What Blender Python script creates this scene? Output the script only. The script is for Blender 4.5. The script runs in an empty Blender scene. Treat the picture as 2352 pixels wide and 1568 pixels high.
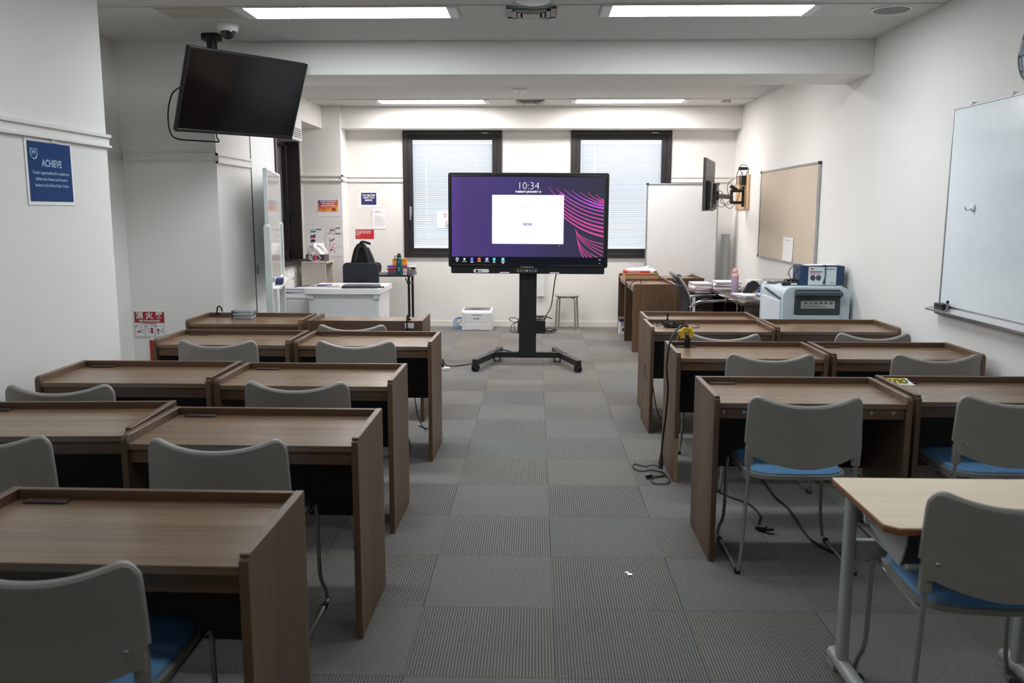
import bpy, bmesh, math, random
from mathutils import Vector, Matrix, Euler
random.seed(7)
S = bpy.context.scene
COL = S.collection
PI = math.pi
R = math.radians

# ------------------------------------------------------------------ materials
def srgb(r, g, b):
    f = lambda c: (c/255/12.92) if c/255 <= 0.04045 else ((c/255+0.055)/1.055)**2.4
    return (f(r), f(g), f(b), 1.0)

MATS = {}
def mat(name, col, rough=0.6, metal=0.0, spec=None, bump=None, noise=None, coat=0.0, emit=None, trans=0.0):
    """noise=(scale, amount): value mottling of the base colour; bump=(scale, strength)."""
    if name in MATS: return MATS[name]
    m = bpy.data.materials.new(name); m.use_nodes = True
    nt = m.node_tree; p = nt.nodes['Principled BSDF']
    c = srgb(*col) if len(col) == 3 else col
    p.inputs['Base Color'].default_value = c
    p.inputs['Roughness'].default_value = rough
    p.inputs['Metallic'].default_value = metal
    if spec is not None: p.inputs['Specular IOR Level'].default_value = spec
    if coat: p.inputs['Coat Weight'].default_value = coat; p.inputs['Coat Roughness'].default_value = 0.1
    if trans: p.inputs['Transmission Weight'].default_value = trans
    if emit:
        p.inputs['Emission Color'].default_value = c; p.inputs['Emission Strength'].default_value = emit
    tc = nt.nodes.new('ShaderNodeTexCoord')
    n = nt.nodes.new('ShaderNodeTexNoise'); n.inputs['Scale'].default_value = (noise or (18, 0))[0]
    n.inputs['Detail'].default_value = 4
    nt.links.new(tc.outputs['Object'], n.inputs['Vector'])
    a = (noise or (0, 0.05))[1]
    mix = nt.nodes.new('ShaderNodeMix'); mix.data_type = 'RGBA'
    mix.inputs[6].default_value = tuple(x*(1-a) for x in c[:3])+(1,)
    mix.inputs[7].default_value = tuple(min(1, x*(1+a)) for x in c[:3])+(1,)
    nt.links.new(n.outputs['Fac'], mix.inputs[0]); nt.links.new(mix.outputs[2], p.inputs['Base Color'])
    if bump:
        n2 = nt.nodes.new('ShaderNodeTexNoise'); n2.inputs['Scale'].default_value = bump[0]; n2.inputs['Detail'].default_value = 3
        nt.links.new(tc.outputs['Object'], n2.inputs['Vector'])
        b = nt.nodes.new('ShaderNodeBump'); b.inputs['Strength'].default_value = bump[1]; b.inputs['Distance'].default_value = 0.003
        nt.links.new(n2.outputs['Fac'], b.inputs['Height']); nt.links.new(b.outputs['Normal'], p.inputs['Normal'])
    MATS[name] = m; return m

def emis(name, col, strength):
    if name in MATS: return MATS[name]
    m = bpy.data.materials.new(name); m.use_nodes = True; nt = m.node_tree
    nt.nodes.clear()
    e = nt.nodes.new('ShaderNodeEmission'); e.inputs[0].default_value = srgb(*col); e.inputs[1].default_value = strength
    o = nt.nodes.new('ShaderNodeOutputMaterial'); nt.links.new(e.outputs[0], o.inputs[0])
    MATS[name] = m; return m

def wood(name, c1, c2, axis='x', rough=0.38, scale=1.0, coat=0.0):
    """long straight grain running along AXIS"""
    m = bpy.data.materials.new(name); m.use_nodes = True; nt = m.node_tree; p = nt.nodes['Principled BSDF']
    tc = nt.nodes.new('ShaderNodeTexCoord'); mp = nt.nodes.new('ShaderNodeMapping')
    long_, cross = 0.4*scale, (6 if axis == 'z' else 11)*scale
    mp.inputs['Scale'].default_value = {'x': (long_, cross, cross), 'y': (cross, long_, cross), 'z': (cross, cross, long_)}[axis]
    nt.links.new(tc.outputs['Object'], mp.inputs[0])
    n = nt.nodes.new('ShaderNodeTexNoise'); n.inputs['Scale'].default_value = 1.0; n.inputs['Detail'].default_value = 6; n.inputs['Roughness'].default_value = 0.62
    nt.links.new(mp.outputs[0], n.inputs['Vector'])
    mp2 = nt.nodes.new('ShaderNodeMapping'); k = 9
    mp2.inputs['Scale'].default_value = tuple(v*k for v in mp.inputs['Scale'].default_value)
    nt.links.new(tc.outputs['Object'], mp2.inputs[0])
    n2 = nt.nodes.new('ShaderNodeTexNoise'); n2.inputs['Scale'].default_value = 1; n2.inputs['Detail'].default_value = 2
    nt.links.new(mp2.outputs[0], n2.inputs['Vector'])
    add = nt.nodes.new('ShaderNodeMath'); add.operation = 'MULTIPLY_ADD'; add.inputs[1].default_value = 0.35
    nt.links.new(n2.outputs['Fac'], add.inputs[0]); nt.links.new(n.outputs['Fac'], add.inputs[2])
    cr = nt.nodes.new('ShaderNodeValToRGB'); cr.color_ramp.elements[0].position = 0.45; cr.color_ramp.elements[1].position = 0.88
    cr.color_ramp.elements[0].color = srgb(*c1); cr.color_ramp.elements[1].color = srgb(*c2)
    nt.links.new(add.outputs[0], cr.inputs[0]); nt.links.new(cr.outputs[0], p.inputs['Base Color'])
    p.inputs['Roughness'].default_value = rough
    p.inputs['Coat Weight'].default_value = coat
    MATS[name] = m; return m

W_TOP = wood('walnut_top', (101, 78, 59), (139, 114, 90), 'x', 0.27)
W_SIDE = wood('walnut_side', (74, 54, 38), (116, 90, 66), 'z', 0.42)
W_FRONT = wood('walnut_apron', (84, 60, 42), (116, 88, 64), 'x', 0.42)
W_EDGE = mat('walnut_edge', (120, 100, 84), 0.4)
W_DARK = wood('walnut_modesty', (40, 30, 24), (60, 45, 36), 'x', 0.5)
W_MAPLE = wood('maple_top', (226, 205, 174), (241, 224, 196), 'x', 0.35)
W_MEDGE = wood('maple_edge', (122, 74, 40), (152, 98, 58), 'x', 0.45)
W_PLY = wood('plywood_pale', (190, 156, 114), (212, 180, 138), 'z', 0.6)
W_OFFICE = wood('espresso_top', (54, 40, 34), (76, 60, 52), 'x', 0.3)
M_WALL = mat('wall_paint', (231, 230, 226), 0.9, bump=(160, 0.12), noise=(0.8, 0.012))
M_TRIM = mat('rail_paint', (226, 225, 220), 0.7)
M_CEILP = mat('ceiling_panel_paint', (206, 205, 200), 0.85, noise=(2, .01))
M_BASE = mat('baseboard_cream', (226, 224, 216), 0.6)
M_GREY = mat('chair_grey_plastic', (149, 145, 138), 0.5, bump=(900, 0.05))
M_RIM_LIT = mat('chair_rim_lit_plastic', (158, 156, 150), 0.38)  # paler than the grey shell: overhead highlight on the rim painted into the colour
M_BLUE = mat('seat_blue_cloth', (114, 164, 206), 0.85, bump=(700, 0.4), noise=(60, .06))
M_STEEL = mat('chair_tube_grey_metal', (168, 168, 164), 0.26, 0.55)
M_CHROME = mat('chrome', (205, 205, 208), 0.12, 1.0)
M_ALU = mat('aluminium', (186, 188, 190), 0.35, 0.85)
M_RUB = mat('rubber_black', (22, 22, 22), 0.7)
M_BLK = mat('black_plastic', (22, 24, 26), 0.42)
M_BLKM = mat('black_powder_metal', (24, 26, 28), 0.5)
M_DGREY = mat('dark_grey_plastic', (52, 56, 58), 0.5)
M_CORD = mat('cable_black', (16, 16, 17), 0.5)
M_WHITE = mat('white_plastic', (226, 228, 228), 0.45)
M_WHITEM = mat('white_laminate', (232, 234, 236), 0.35)
M_PAPER = mat('paper_white', (238, 238, 238), 0.85)
M_DWIN = mat('window_dark_bronze', (40, 35, 34), 0.38, noise=(30, .05))
M_TVSCR = mat('tv_glass_black', (7, 8, 9), 0.12, spec=0.6)
M_PALEG = mat('pale_grey_green_metal', (196, 204, 200), 0.4)

def stuff_mat_carpet():
    m = bpy.data.materials.new('carpet_tiles'); m.use_nodes = True; nt = m.node_tree; p = nt.nodes['Principled BSDF']
    N = nt.nodes.new; L = nt.links.new
    tc = N('ShaderNodeTexCoord')
    mp = N('ShaderNodeMapping'); mp.inputs['Location'].default_value = (-0.0748*2+40, -2.606*2+40, 0); mp.inputs['Scale'].default_value = (2, 2, 1)
    L(tc.outputs['Object'], mp.inputs[0])
    fl = N('ShaderNodeVectorMath'); fl.operation = 'FLOOR'; L(mp.outputs[0], fl.inputs[0])
    fr = N('ShaderNodeVectorMath'); fr.operation = 'FRACTION'; L(mp.outputs[0], fr.inputs[0])
    sp = N('ShaderNodeSeparateXYZ'); L(fl.outputs[0], sp.inputs[0])
    sf = N('ShaderNodeSeparateXYZ'); L(fr.outputs[0], sf.inputs[0])
    def M(op, a, b=None, c=None, clamp=False):
        n = N('ShaderNodeMath'); n.operation = op; n.use_clamp = clamp
        for i, v in enumerate((a, b, c)):
            if v is None: continue
            if isinstance(v, (int, float)): n.inputs[i].default_value = v
            else: L(v, n.inputs[i])
        return n.outputs[0]
    par = M('MODULO', M('ADD', sp.outputs[0], sp.outputs[1]), 2)       # 0/1 checkerboard
    # one odd tile out of step (0,0) cell
    ex = M('MULTIPLY', M('COMPARE', sp.outputs[0], 40, .1), M('COMPARE', sp.outputs[1], 40, .1))
    ribbed = M('MAXIMUM', par, ex)
    wn = N('ShaderNodeTexWhiteNoise'); wn.noise_dimensions = '2D'; L(fl.outputs[0], wn.inputs['Vector'])
    # rib profile along y, 48 ribs per tile
    rib = M('MULTIPLY_ADD', M('SINE', M('MULTIPLY', sf.outputs[0], 2*PI*46)), 0.5, 0.5)
    nz = N('ShaderNodeTexNoise'); nz.inputs['Scale'].default_value = 260; nz.inputs['Detail'].default_value = 2
    L(tc.outputs['Object'], nz.inputs['Vector'])
    mp3 = N('ShaderNodeMapping'); mp3.inputs['Scale'].default_value = (60, 140, 1); L(tc.outputs['Object'], mp3.inputs[0])
    nz2 = N('ShaderNodeTexNoise'); nz2.inputs['Scale'].default_value = 1; nz2.inputs['Detail'].default_value = 4; nz2.inputs['Roughness'].default_value = .7; L(mp3.outputs[0], nz2.inputs['Vector'])
    mp4 = N('ShaderNodeMapping'); mp4.inputs['Scale'].default_value = (420, 60, 1); L(tc.outputs['Object'], mp4.inputs[0])
    nz4 = N('ShaderNodeTexNoise'); nz4.inputs['Scale'].default_value = 1; nz4.inputs['Detail'].default_value = 2; L(mp4.outputs[0], nz4.inputs['Vector'])
    # ribbed value: dark groove to pale rib, modulated by flecks
    rv = M('MULTIPLY', M('POWER', rib, 1.3), M('MULTIPLY_ADD', nz4.outputs['Fac'], 1.6, .15), clamp=True)
    def ramp(fac, stops):
        r = N('ShaderNodeValToRGB'); e = r.color_ramp.elements
        e[0].position, e[0].color = stops[0][0], srgb(*stops[0][1]); e[1].position, e[1].color = stops[-1][0], srgb(*stops[-1][1])
        for s in stops[1:-1]:
            k = e.new(s[0]); k.color = srgb(*s[1])
        L(fac, r.inputs[0]); return r.outputs[0]
    cr = ramp(rv, [(0.0, (96, 96, 95)), (.5, (118, 117, 115)), (1.0, (152, 150, 145))])
    cp = ramp(nz2.outputs['Fac'], [(.3, (108, 107, 104)), (.5, (126, 125, 122)), (.72, (141, 139, 135))])
    mx = N('ShaderNodeMix'); mx.data_type = 'RGBA'; L(ribbed, mx.inputs[0]); L(cp, mx.inputs[6]); L(cr, mx.inputs[7])
    # per tile tint: blue-grey to warm beige
    tint = ramp(wn.outputs['Value'], [(0, (243, 246, 250)), (.5, (250, 250, 248)), (1, (255, 251, 243))])
    m2 = N('ShaderNodeMix'); m2.data_type = 'RGBA'; m2.blend_type = 'MULTIPLY'; m2.inputs[0].default_value = 1; L(mx.outputs[2], m2.inputs[6]); L(tint, m2.inputs[7])
    wn2 = N('ShaderNodeTexWhiteNoise'); wn2.noise_dimensions = '2D'
    off = N('ShaderNodeVectorMath'); off.operation = 'ADD'; off.inputs[1].default_value = (7.3, 3.1, 0); L(fl.outputs[0], off.inputs[0]); L(off.outputs[0], wn2.inputs['Vector'])
    big = N('ShaderNodeTexNoise'); big.inputs['Scale'].default_value = 3; L(tc.outputs['Object'], big.inputs['Vector'])
    br = M('ADD', M('MULTIPLY_ADD', wn2.outputs['Value'], .10, .90), M('MULTIPLY_ADD', big.outputs['Fac'], .16, -.08))
    # seams
    ed = M('MINIMUM', M('MINIMUM', sf.outputs[0], M('SUBTRACT', 1, sf.outputs[0])), M('MINIMUM', sf.outputs[1], M('SUBTRACT', 1, sf.outputs[1])))
    seam = M('MULTIPLY_ADD', M('GREATER_THAN', ed, .0045), .3, .7)
    tot = M('MULTIPLY', br, seam)
    cb = N('ShaderNodeCombineColor');
    for i in range(3): L(tot, cb.inputs[i])
    m3 = N('ShaderNodeMix'); m3.data_type = 'RGBA'; m3.blend_type = 'MULTIPLY'; m3.inputs[0].default_value = 1; L(m2.outputs[2], m3.inputs[6]); L(cb.outputs[0], m3.inputs[7])
    L(m3.outputs[2], p.inputs['Base Color']); p.inputs['Roughness'].default_value = .95; p.inputs['Specular IOR Level'].default_value = .15
    bp = N('ShaderNodeBump'); bp.inputs['Strength'].default_value = .5; bp.inputs['Distance'].default_value = .002
    L(M('ADD', nz.outputs['Fac'], M('MULTIPLY', ribbed, rib)), bp.inputs['Height']); L(bp.outputs[0], p.inputs['Normal'])
    return m

def ceiling_mat():
    m = bpy.data.materials.new('mineral_ceiling'); m.use_nodes = True; nt = m.node_tree; p = nt.nodes['Principled BSDF']
    N = nt.nodes.new; L = nt.links.new
    tc = N('ShaderNodeTexCoord'); v = N('ShaderNodeTexVoronoi'); v.inputs['Scale'].default_value = 26; L(tc.outputs['Object'], v.inputs['Vector'])
    nz = N('ShaderNodeTexNoise'); nz.inputs['Scale'].default_value = 9; L(tc.outputs['Object'], nz.inputs['Vector'])
    th = N('ShaderNodeMath'); th.operation = 'MULTIPLY_ADD'; th.inputs[1].default_value = .5; th.inputs[2].default_value = -.17; L(nz.outputs['Fac'], th.inputs[0])
    gt = N('ShaderNodeMath'); gt.operation = 'LESS_THAN'; L(v.outputs['Distance'], gt.inputs[0]); L(th.outputs[0], gt.inputs[1])
    mx = N('ShaderNodeMix'); mx.data_type = 'RGBA'; L(gt.outputs[0], mx.inputs[0]); mx.inputs[6].default_value = srgb(202, 201, 198); mx.inputs[7].default_value = srgb(160, 158, 152)
    L(mx.outputs[2], p.inputs['Base Color']); p.inputs['Roughness'].default_value = .95
    return m
M_CARPET, M_CEIL = stuff_mat_carpet(), ceiling_mat()

def glass_mat():
    m = bpy.data.materials.new('window_glass'); m.use_nodes = True; nt = m.node_tree; nt.nodes.clear()
    t = nt.nodes.new('ShaderNodeBsdfTransparent'); t.inputs[0].default_value = (.93, .96, .96, 1)
    g = nt.nodes.new('ShaderNodeBsdfGlossy'); g.inputs['Roughness'].default_value = .02
    lw = nt.nodes.new('ShaderNodeLayerWeight'); pw = nt.nodes.new('ShaderNodeMath'); pw.operation = 'POWER'; pw.inputs[1].default_value = 4
    f = nt.nodes.new('ShaderNodeMath'); f.operation = 'MULTIPLY_ADD'; f.inputs[1].default_value = .6; f.inputs[2].default_value = .04
    nt.links.new(lw.outputs['Facing'], pw.inputs[0]); nt.links.new(pw.outputs[0], f.inputs[0]); mx = nt.nodes.new('ShaderNodeMixShader'); o = nt.nodes.new('ShaderNodeOutputMaterial')
    nt.links.new(f.outputs[0], mx.inputs[0]); nt.links.new(t.outputs[0], mx.inputs[1]); nt.links.new(g.outputs[0], mx.inputs[2]); nt.links.new(mx.outputs[0], o.inputs[0])
    MATS['window_glass'] = m; return m
M_GLASS = glass_mat()

def translucent(name, col, fac=.5):
    m = bpy.data.materials.new(name); m.use_nodes = True; nt = m.node_tree; nt.nodes.clear()
    d = nt.nodes.new('ShaderNodeBsdfDiffuse'); d.inputs[0].default_value = srgb(*col)
    t = nt.nodes.new('ShaderNodeBsdfTranslucent'); t.inputs[0].default_value = srgb(*col)
    mx = nt.nodes.new('ShaderNodeMixShader'); mx.inputs[0].default_value = fac; o = nt.nodes.new('ShaderNodeOutputMaterial')
    nt.links.new(d.outputs[0], mx.inputs[1]); nt.links.new(t.outputs[0], mx.inputs[2]); nt.links.new(mx.outputs[0], o.inputs[0])
    MATS[name] = m; return m
M_SLAT = translucent('blind_slat_white', (208, 211, 218), .5)
M_SLATP = translucent('curtain_mauve', (176, 150, 156), .35)

# ------------------------------------------------------------------ mesh helpers
class B:
    def __init__(s): s.bm = bmesh.new()
    def _face(s, vs, mi=0):
        try:
            f = s.bm.faces.new(vs); f.material_index = mi; return f
        except ValueError: return None
    def box(s, x0, x1, y0, y1, z0, z1, mi=0, M=None):
        vs = [Vector((x, y, z)) for x in (x0, x1) for y in (y0, y1) for z in (z0, z1)]
        if M is not None: vs = [M @ v for v in vs]
        v = [s.bm.verts.new(p) for p in vs]
        for q in ((0, 1, 3, 2), (4, 6, 7, 5), (0, 4, 5, 1), (2, 3, 7, 6), (0, 2, 6, 4), (1, 5, 7, 3)): s._face([v[i] for i in q], mi)
        return s
    def ring(s, c, n, r, seg, up=None):
        n = n.normalized(); a = (up or (Vector((0, 0, 1)) if abs(n.z) < .9 else Vector((1, 0, 0)))).cross(n).normalized(); b = n.cross(a)
        return [s.bm.verts.new(c + a*r*math.cos(2*PI*i/seg) + b*r*math.sin(2*PI*i/seg)) for i in range(seg)]
    def cyl(s, p0, p1, r, r2=None, seg=16, mi=0):
        p0, p1 = Vector(p0), Vector(p1); n = p1-p0; r2 = r if r2 is None else r2
        a, b = s.ring(p0, n, r, seg), s.ring(p1, n, r2, seg)
        for i in range(seg): s._face([a[i], a[(i+1) % seg], b[(i+1) % seg], b[i]], mi)
        s._face(a[::-1], mi); s._face(b, mi); return s
    def tube(s, pts, r, seg=8, mi=0, smooth=4, closed=False):
        pts = [Vector(p) for p in pts]; rr = r if callable(r) else (lambda q: r)
        if smooth and len(pts) > 2:
            out = []; n = len(pts)
            for i in range(n if closed else n-1):
                p = [pts[(i-1) % n] if closed or i > 0 else pts[0]*2-pts[1], pts[i], pts[(i+1) % n], pts[(i+2) % n] if closed or i+2 < n else pts[-1]*2-pts[-2]]
                for k in range(smooth):
                    t = k/smooth
                    out.append(.5*((2*p[1])+(p[2]-p[0])*t+(2*p[0]-5*p[1]+4*p[2]-p[3])*t*t+(3*p[1]-p[0]-3*p[2]+p[3])*t**3))
            if not closed: out.append(pts[-1])
            pts = out
        up = None; rings = []; n = len(pts)
        t0 = (pts[1]-pts[0]).normalized(); ref = Vector((0, 0, 1)) if abs(t0.z) < .9 else Vector((1, 0, 0)); a = ref.cross(t0).normalized()
        for i, p in enumerate(pts):
            t = (pts[(i+1) % n]-pts[i-1]) if (closed or 0 < i < n-1) else (pts[1]-pts[0] if i == 0 else pts[-1]-pts[-2])
            if t.length < 1e-9: t = t0
            t.normalize(); a = (a - t*a.dot(t))
            if a.length < 1e-6: a = Vector((1, 0, 0)).cross(t)
            a.normalize(); b = t.cross(a)
            q = rr(i/(n-1)); rings.append([s.bm.verts.new(p+a*q*math.cos(2*PI*k/seg)+b*q*math.sin(2*PI*k/seg)) for k in range(seg)])
        m = len(rings)
        for i in range(m if closed else m-1):
            q, w = rings[i], rings[(i+1) % m]
            for k in range(seg): s._face([q[k], q[(k+1) % seg], w[(k+1) % seg], w[k]], mi)
        if not closed: s._face(rings[0][::-1], mi); s._face(rings[-1], mi)
        return s
    def prism(s, poly, d0, d1, axis='z', mi=0, M=None):
        """extrude a 2-D polygon. axis z: (x,y); y: (x,z); x: (y,z)"""
        def P(p, d):
            v = {'z': Vector((p[0], p[1], d)), 'y': Vector((p[0], d, p[1])), 'x': Vector((d, p[0], p[1]))}[axis]
            return M @ v if M is not None else v
        a = [s.bm.verts.new(P(p, d0)) for p in poly]; b = [s.bm.verts.new(P(p, d1)) for p in poly]; n = len(poly)
        for i in range(n): s._face([a[i], a[(i+1) % n], b[(i+1) % n], b[i]], mi)
        s._face(a[::-1], mi); s._face(b, mi); return s
    def lathe(s, prof, c=(0, 0, 0), seg=24, mi=0, M=None):
        rings = []
        for r, z in prof:
            ring = []
            for i in range(seg):
                v = Vector((c[0]+r*math.cos(2*PI*i/seg), c[1]+r*math.sin(2*PI*i/seg), c[2]+z))
                ring.append(s.bm.verts.new(M @ v if M is not None else v))
            rings.append(ring)
        for a, b in zip(rings, rings[1:]):
            for i in range(seg): s._face([a[i], a[(i+1) % seg], b[(i+1) % seg], b[i]], mi)
        s._face(rings[0][::-1], mi); s._face(rings[-1], mi); return s
    def grid(s, f, nu, nv, mi=0):
        g = [[s.bm.verts.new(f(i/nu, j/nv)) for j in range(nv+1)] for i in range(nu+1)]
        for i in range(nu):
            for j in range(nv): s._face([g[i][j], g[i+1][j], g[i+1][j+1], g[i][j+1]], mi)
        return s

def obj(name, b, mats, parent=None, bev=0, seg=2, smooth=35, solid=0, sub=0, loc=None, rot=None):
    bm = b.bm
    bmesh.ops.remove_doubles(bm, verts=bm.verts, dist=1e-6)
    bmesh.ops.recalc_face_normals(bm, faces=bm.faces)
    me = bpy.data.meshes.new(name); bm.to_mesh(me); bm.free()
    for m in (mats if isinstance(mats, (list, tuple)) else [mats]): me.materials.append(m)
    if smooth:
        for p in me.polygons: p.use_smooth = True
        me.set_sharp_from_angle(angle=R(smooth))
    o = bpy.data.objects.new(name, me); COL.objects.link(o)
    if parent is not None: o.parent = parent
    if solid:
        m = o.modifiers.new('s', 'SOLIDIFY'); m.thickness = solid; m.offset = 0
        m = o.modifiers.new('e', 'EDGE_SPLIT'); m.split_angle = R(50); m.use_edge_sharp = False
    if bev:
        m = o.modifiers.new('b', 'BEVEL'); m.width = bev; m.segments = seg; m.limit_method = 'ANGLE'; m.angle_limit = R(40); m.harden_normals = False
    if sub:
        m = o.modifiers.new('u', 'SUBSURF'); m.levels = sub; m.render_levels = sub
    if loc: o.location = loc
    if rot: o.rotation_euler = rot
    return o

def tag(o, label, cat, group=None):
    o['label'] = label; o['category'] = cat
    if group: o['group'] = group
    return o
def thing(name, label, cat, loc=(0, 0, 0), rz=0, group=None, rot=None):
    o = bpy.data.objects.new(name, None); COL.objects.link(o); o.empty_display_size = .1
    o.location = loc; o.rotation_euler = rot or (0, 0, rz)
    return tag(o, label, cat, group)
def struct(name, b, m, bev=0, smooth=0):
    o = obj(name, b, m, None, bev=bev, smooth=smooth); o['kind'] = 'structure'; return o
def sroot(name, loc=(0, 0, 0)):
    o = bpy.data.objects.new(name, None); COL.objects.link(o); o.location = loc; o['kind'] = 'structure'; return o
def dup(root, loc, rz, label, group=None):
    r = root.copy(); COL.objects.link(r); r.location = loc; r.rotation_euler = (0, 0, rz); r['label'] = label
    if group: r['group'] = group
    for ch in list(root.children):
        c = ch.copy(); COL.objects.link(c); c.parent = r
        for g in ch.children:
            d = g.copy(); COL.objects.link(d); d.parent = c
    return r
def text(body, size, m, parent, loc, rot=(PI/2, 0, 0), align='CENTER', name='lettering', sx=1.0, bold=0.0, spacing=1.0, lsp=1.0):
    c = bpy.data.curves.new(name, 'FONT'); c.body = body; c.size = size; c.align_x = align; c.align_y = 'CENTER'
    c.extrude = 0.0004; c.offset = bold; c.space_character = spacing; c.space_line = lsp; c.resolution_u = 3
    c.materials.append(m)
    tmp = bpy.data.objects.new(name, c)
    me = bpy.data.meshes.new_from_object(tmp); me.name = name; bpy.data.objects.remove(tmp)
    if not me.materials: me.materials.append(m)
    o = bpy.data.objects.new(name, me); COL.objects.link(o); o.parent = parent; o.location = loc; o.rotation_euler = rot; o.scale = (sx, 1, 1)
    return o
def rrect(x0, x1, z0, z1, r, n=5):
    pts = []
    for cx, cz, a0 in ((x1-r, z1-r, 0), (x0+r, z1-r, 90), (x0+r, z0+r, 180), (x1-r, z0+r, 270)):
        for k in range(n+1):
            a = R(a0+90*k/n); pts.append((cx+r*math.cos(a), cz+r*math.sin(a)))
    return pts

# ------------------------------------------------------------------ the room
XR, XL, YB, YF, CZ = 2.535, -2.545, 11.22, -3.2, 2.785
struct('floor', B().box(-3.6, 2.8, -3.4, 11.5, -.1, 0), M_CARPET)
struct('ceiling', B().box(-3.6, 2.8, -3.4, 11.5, CZ, CZ+.1), M_CEIL)
struct('wall_right', B().box(XR, XR+.15, YF, 11.4, 0, CZ), M_WALL)
struct('wall_front', B().box(-3.6, 2.7, YF-.15, YF, 0, CZ), M_WALL)
W = [(-1.715, -.441), (.441, 1.721)]; WZ = (.908, 2.518)
b = B()
b.box(-3.4, W[0][0], YB, YB+.18, 0, CZ); b.box(W[0][1], W[1][0], YB, YB+.18, 0, CZ); b.box(W[1][1], XR+.1, YB, YB+.18, 0, CZ)
for x0, x1 in W: b.box(x0, x1, YB, YB+.18, 0, WZ[0]); b.box(x0, x1, YB, YB+.18, WZ[1], CZ)
struct('wall_back', b, M_WALL)
# left side: near wall, recess, projecting pier, window bay
LW = (9.2, 10.84, .885, 2.4)
struct('wall_left', B().box(XL-.9, XL, YF, 5.13, 0, CZ), M_WALL)
struct('wall_left_recess', B().box(-3.5, -3.25, 5.13, 6.776, 0, CZ), M_WALL)
struct('wall_left_pier', B().box(-3.5, -2.50, 6.776, 7.58, 0, CZ), M_WALL)
b = B()
b.box(-3.25, -2.955, 7.58, LW[0], 0, CZ); b.box(-3.25, -2.955, LW[1], 11.3, 0, CZ)
b.box(-3.25, -2.955, LW[0], LW[1], 0, LW[2]); b.box(-3.25, -2.955, LW[0], LW[1], LW[3], CZ)
struct('wall_left_window_bay', b, M_WALL)
struct('trim_1', B().box(-2.5, XR, 6.776, 7.35, 2.536, CZ), M_WALL, bev=.004)
struct('trim_2', B().box(-2.44, XR, 10.92, YB, 2.52, CZ), M_WALL, bev=.004)
struct('trim_3', B().box(-3.2, -2.67, 7.35, 10.88, 2.515, CZ), M_WALL, bev=.004)
struct('trim_4', B().box(-2.955, -2.44, 10.88, YB, 0, CZ), M_WALL, bev=.004)
# picture rails: two slim battens one above the other
def rail(name, boxes):
    b = B()
    for x0, x1, y0, y1 in boxes:
        b.box(x0, x1, y0, y1, 1.93, 1.948); b.box(x0, x1, y0, y1, 1.872, 1.885)
        b.box(x0, x1 - (.015 if x1-x0 < .05 else 0), y0+(.015 if y1-y0 < .05 else 0), y1, 1.885, 1.93)
    return struct(name, b, M_TRIM)
rail('trim_5', [(XL, XL+.022, YF, 5.15)])
rail('trim_6', [(-3.25, -3.228, 5.13, 6.76), (-3.25, -2.48, 6.754, 6.776), (-2.50, -2.478, 6.754, 7.58)])
rail('trim_7', [(-2.955, -2.42, 10.858, 10.88), (-2.44, -2.42, 10.858, YB), (-2.44, W[0][0]-.002, YB-.02, YB), (W[0][1]+.002, W[1][0]-.002, YB-.02, YB), (W[1][1]+.002, XR-.05, YB-.02, YB)])
struct('baseboard_back', B().box(-2.44, XR, YB-.008, YB, 0, .07), M_BASE)
struct('baseboard_right', B().box(XR-.008, XR, YF, YB, 0, .07), M_BASE)
struct('baseboard_left', B().box(XL, XL+.008, YF, 5.13, 0, .07).box(-3.25, -2.5, 6.768, 6.776, 0, .07).box(-2.5, -2.492, 6.77, 7.58, 0, .07), M_BASE)
# ceiling service strips (slightly lower metal panels between the mineral boards)
for k, (y0, y1, n) in enumerate(((5.63, 5.955, 8), (10.21, 10.57, 9), (1.1, 1.42, 10))):
    xl = -2.67 if k == 1 else (-3.25 if k == 0 else XL)
    b = B(); xs = [xl, -2.44, -1.98, -.50 if k == 0 else -.57, -.19, .125, .40, 1.78, XR] if k != 1 else [xl, -2.3, -1.92, -.57, -.25, .09, .42, 1.75, XR]
    for a, c in zip(xs, xs[1:]): b.box(a+.002, c-.002, y0, y1, CZ-.006, CZ)
    struct('trim_%d' % n, b, M_CEILP)
struct('trim_11', B().box(-2.44, -1.98, 5.645, 5.94, CZ-.010, CZ-.006), mat('access_panel_grey', (176, 174, 160), .8))

# door panel in the left bay with dark reveal lines
d = sroot('door_1')
def dchild(name, b, m, bev=0): return obj(name, b, m, d, bev=bev)
dchild('door_panel', B().box(-2.56, -2.515, 7.625, 8.345, .0, 2.48), M_WHITEM, .003)
dchild('door_frame', B().box(-2.62, -2.503, 7.581, 7.62, 0, 2.5).box(-2.62, -2.503, 8.35, 8.40, 0, 2.5).box(-2.95, -2.62, 8.36, 8.40, 0, 2.5), M_DWIN)
dchild('door_handle', B().box(-2.516, -2.495, 7.672, 7.70, .94, 1.02), M_CHROME, .004)

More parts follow.
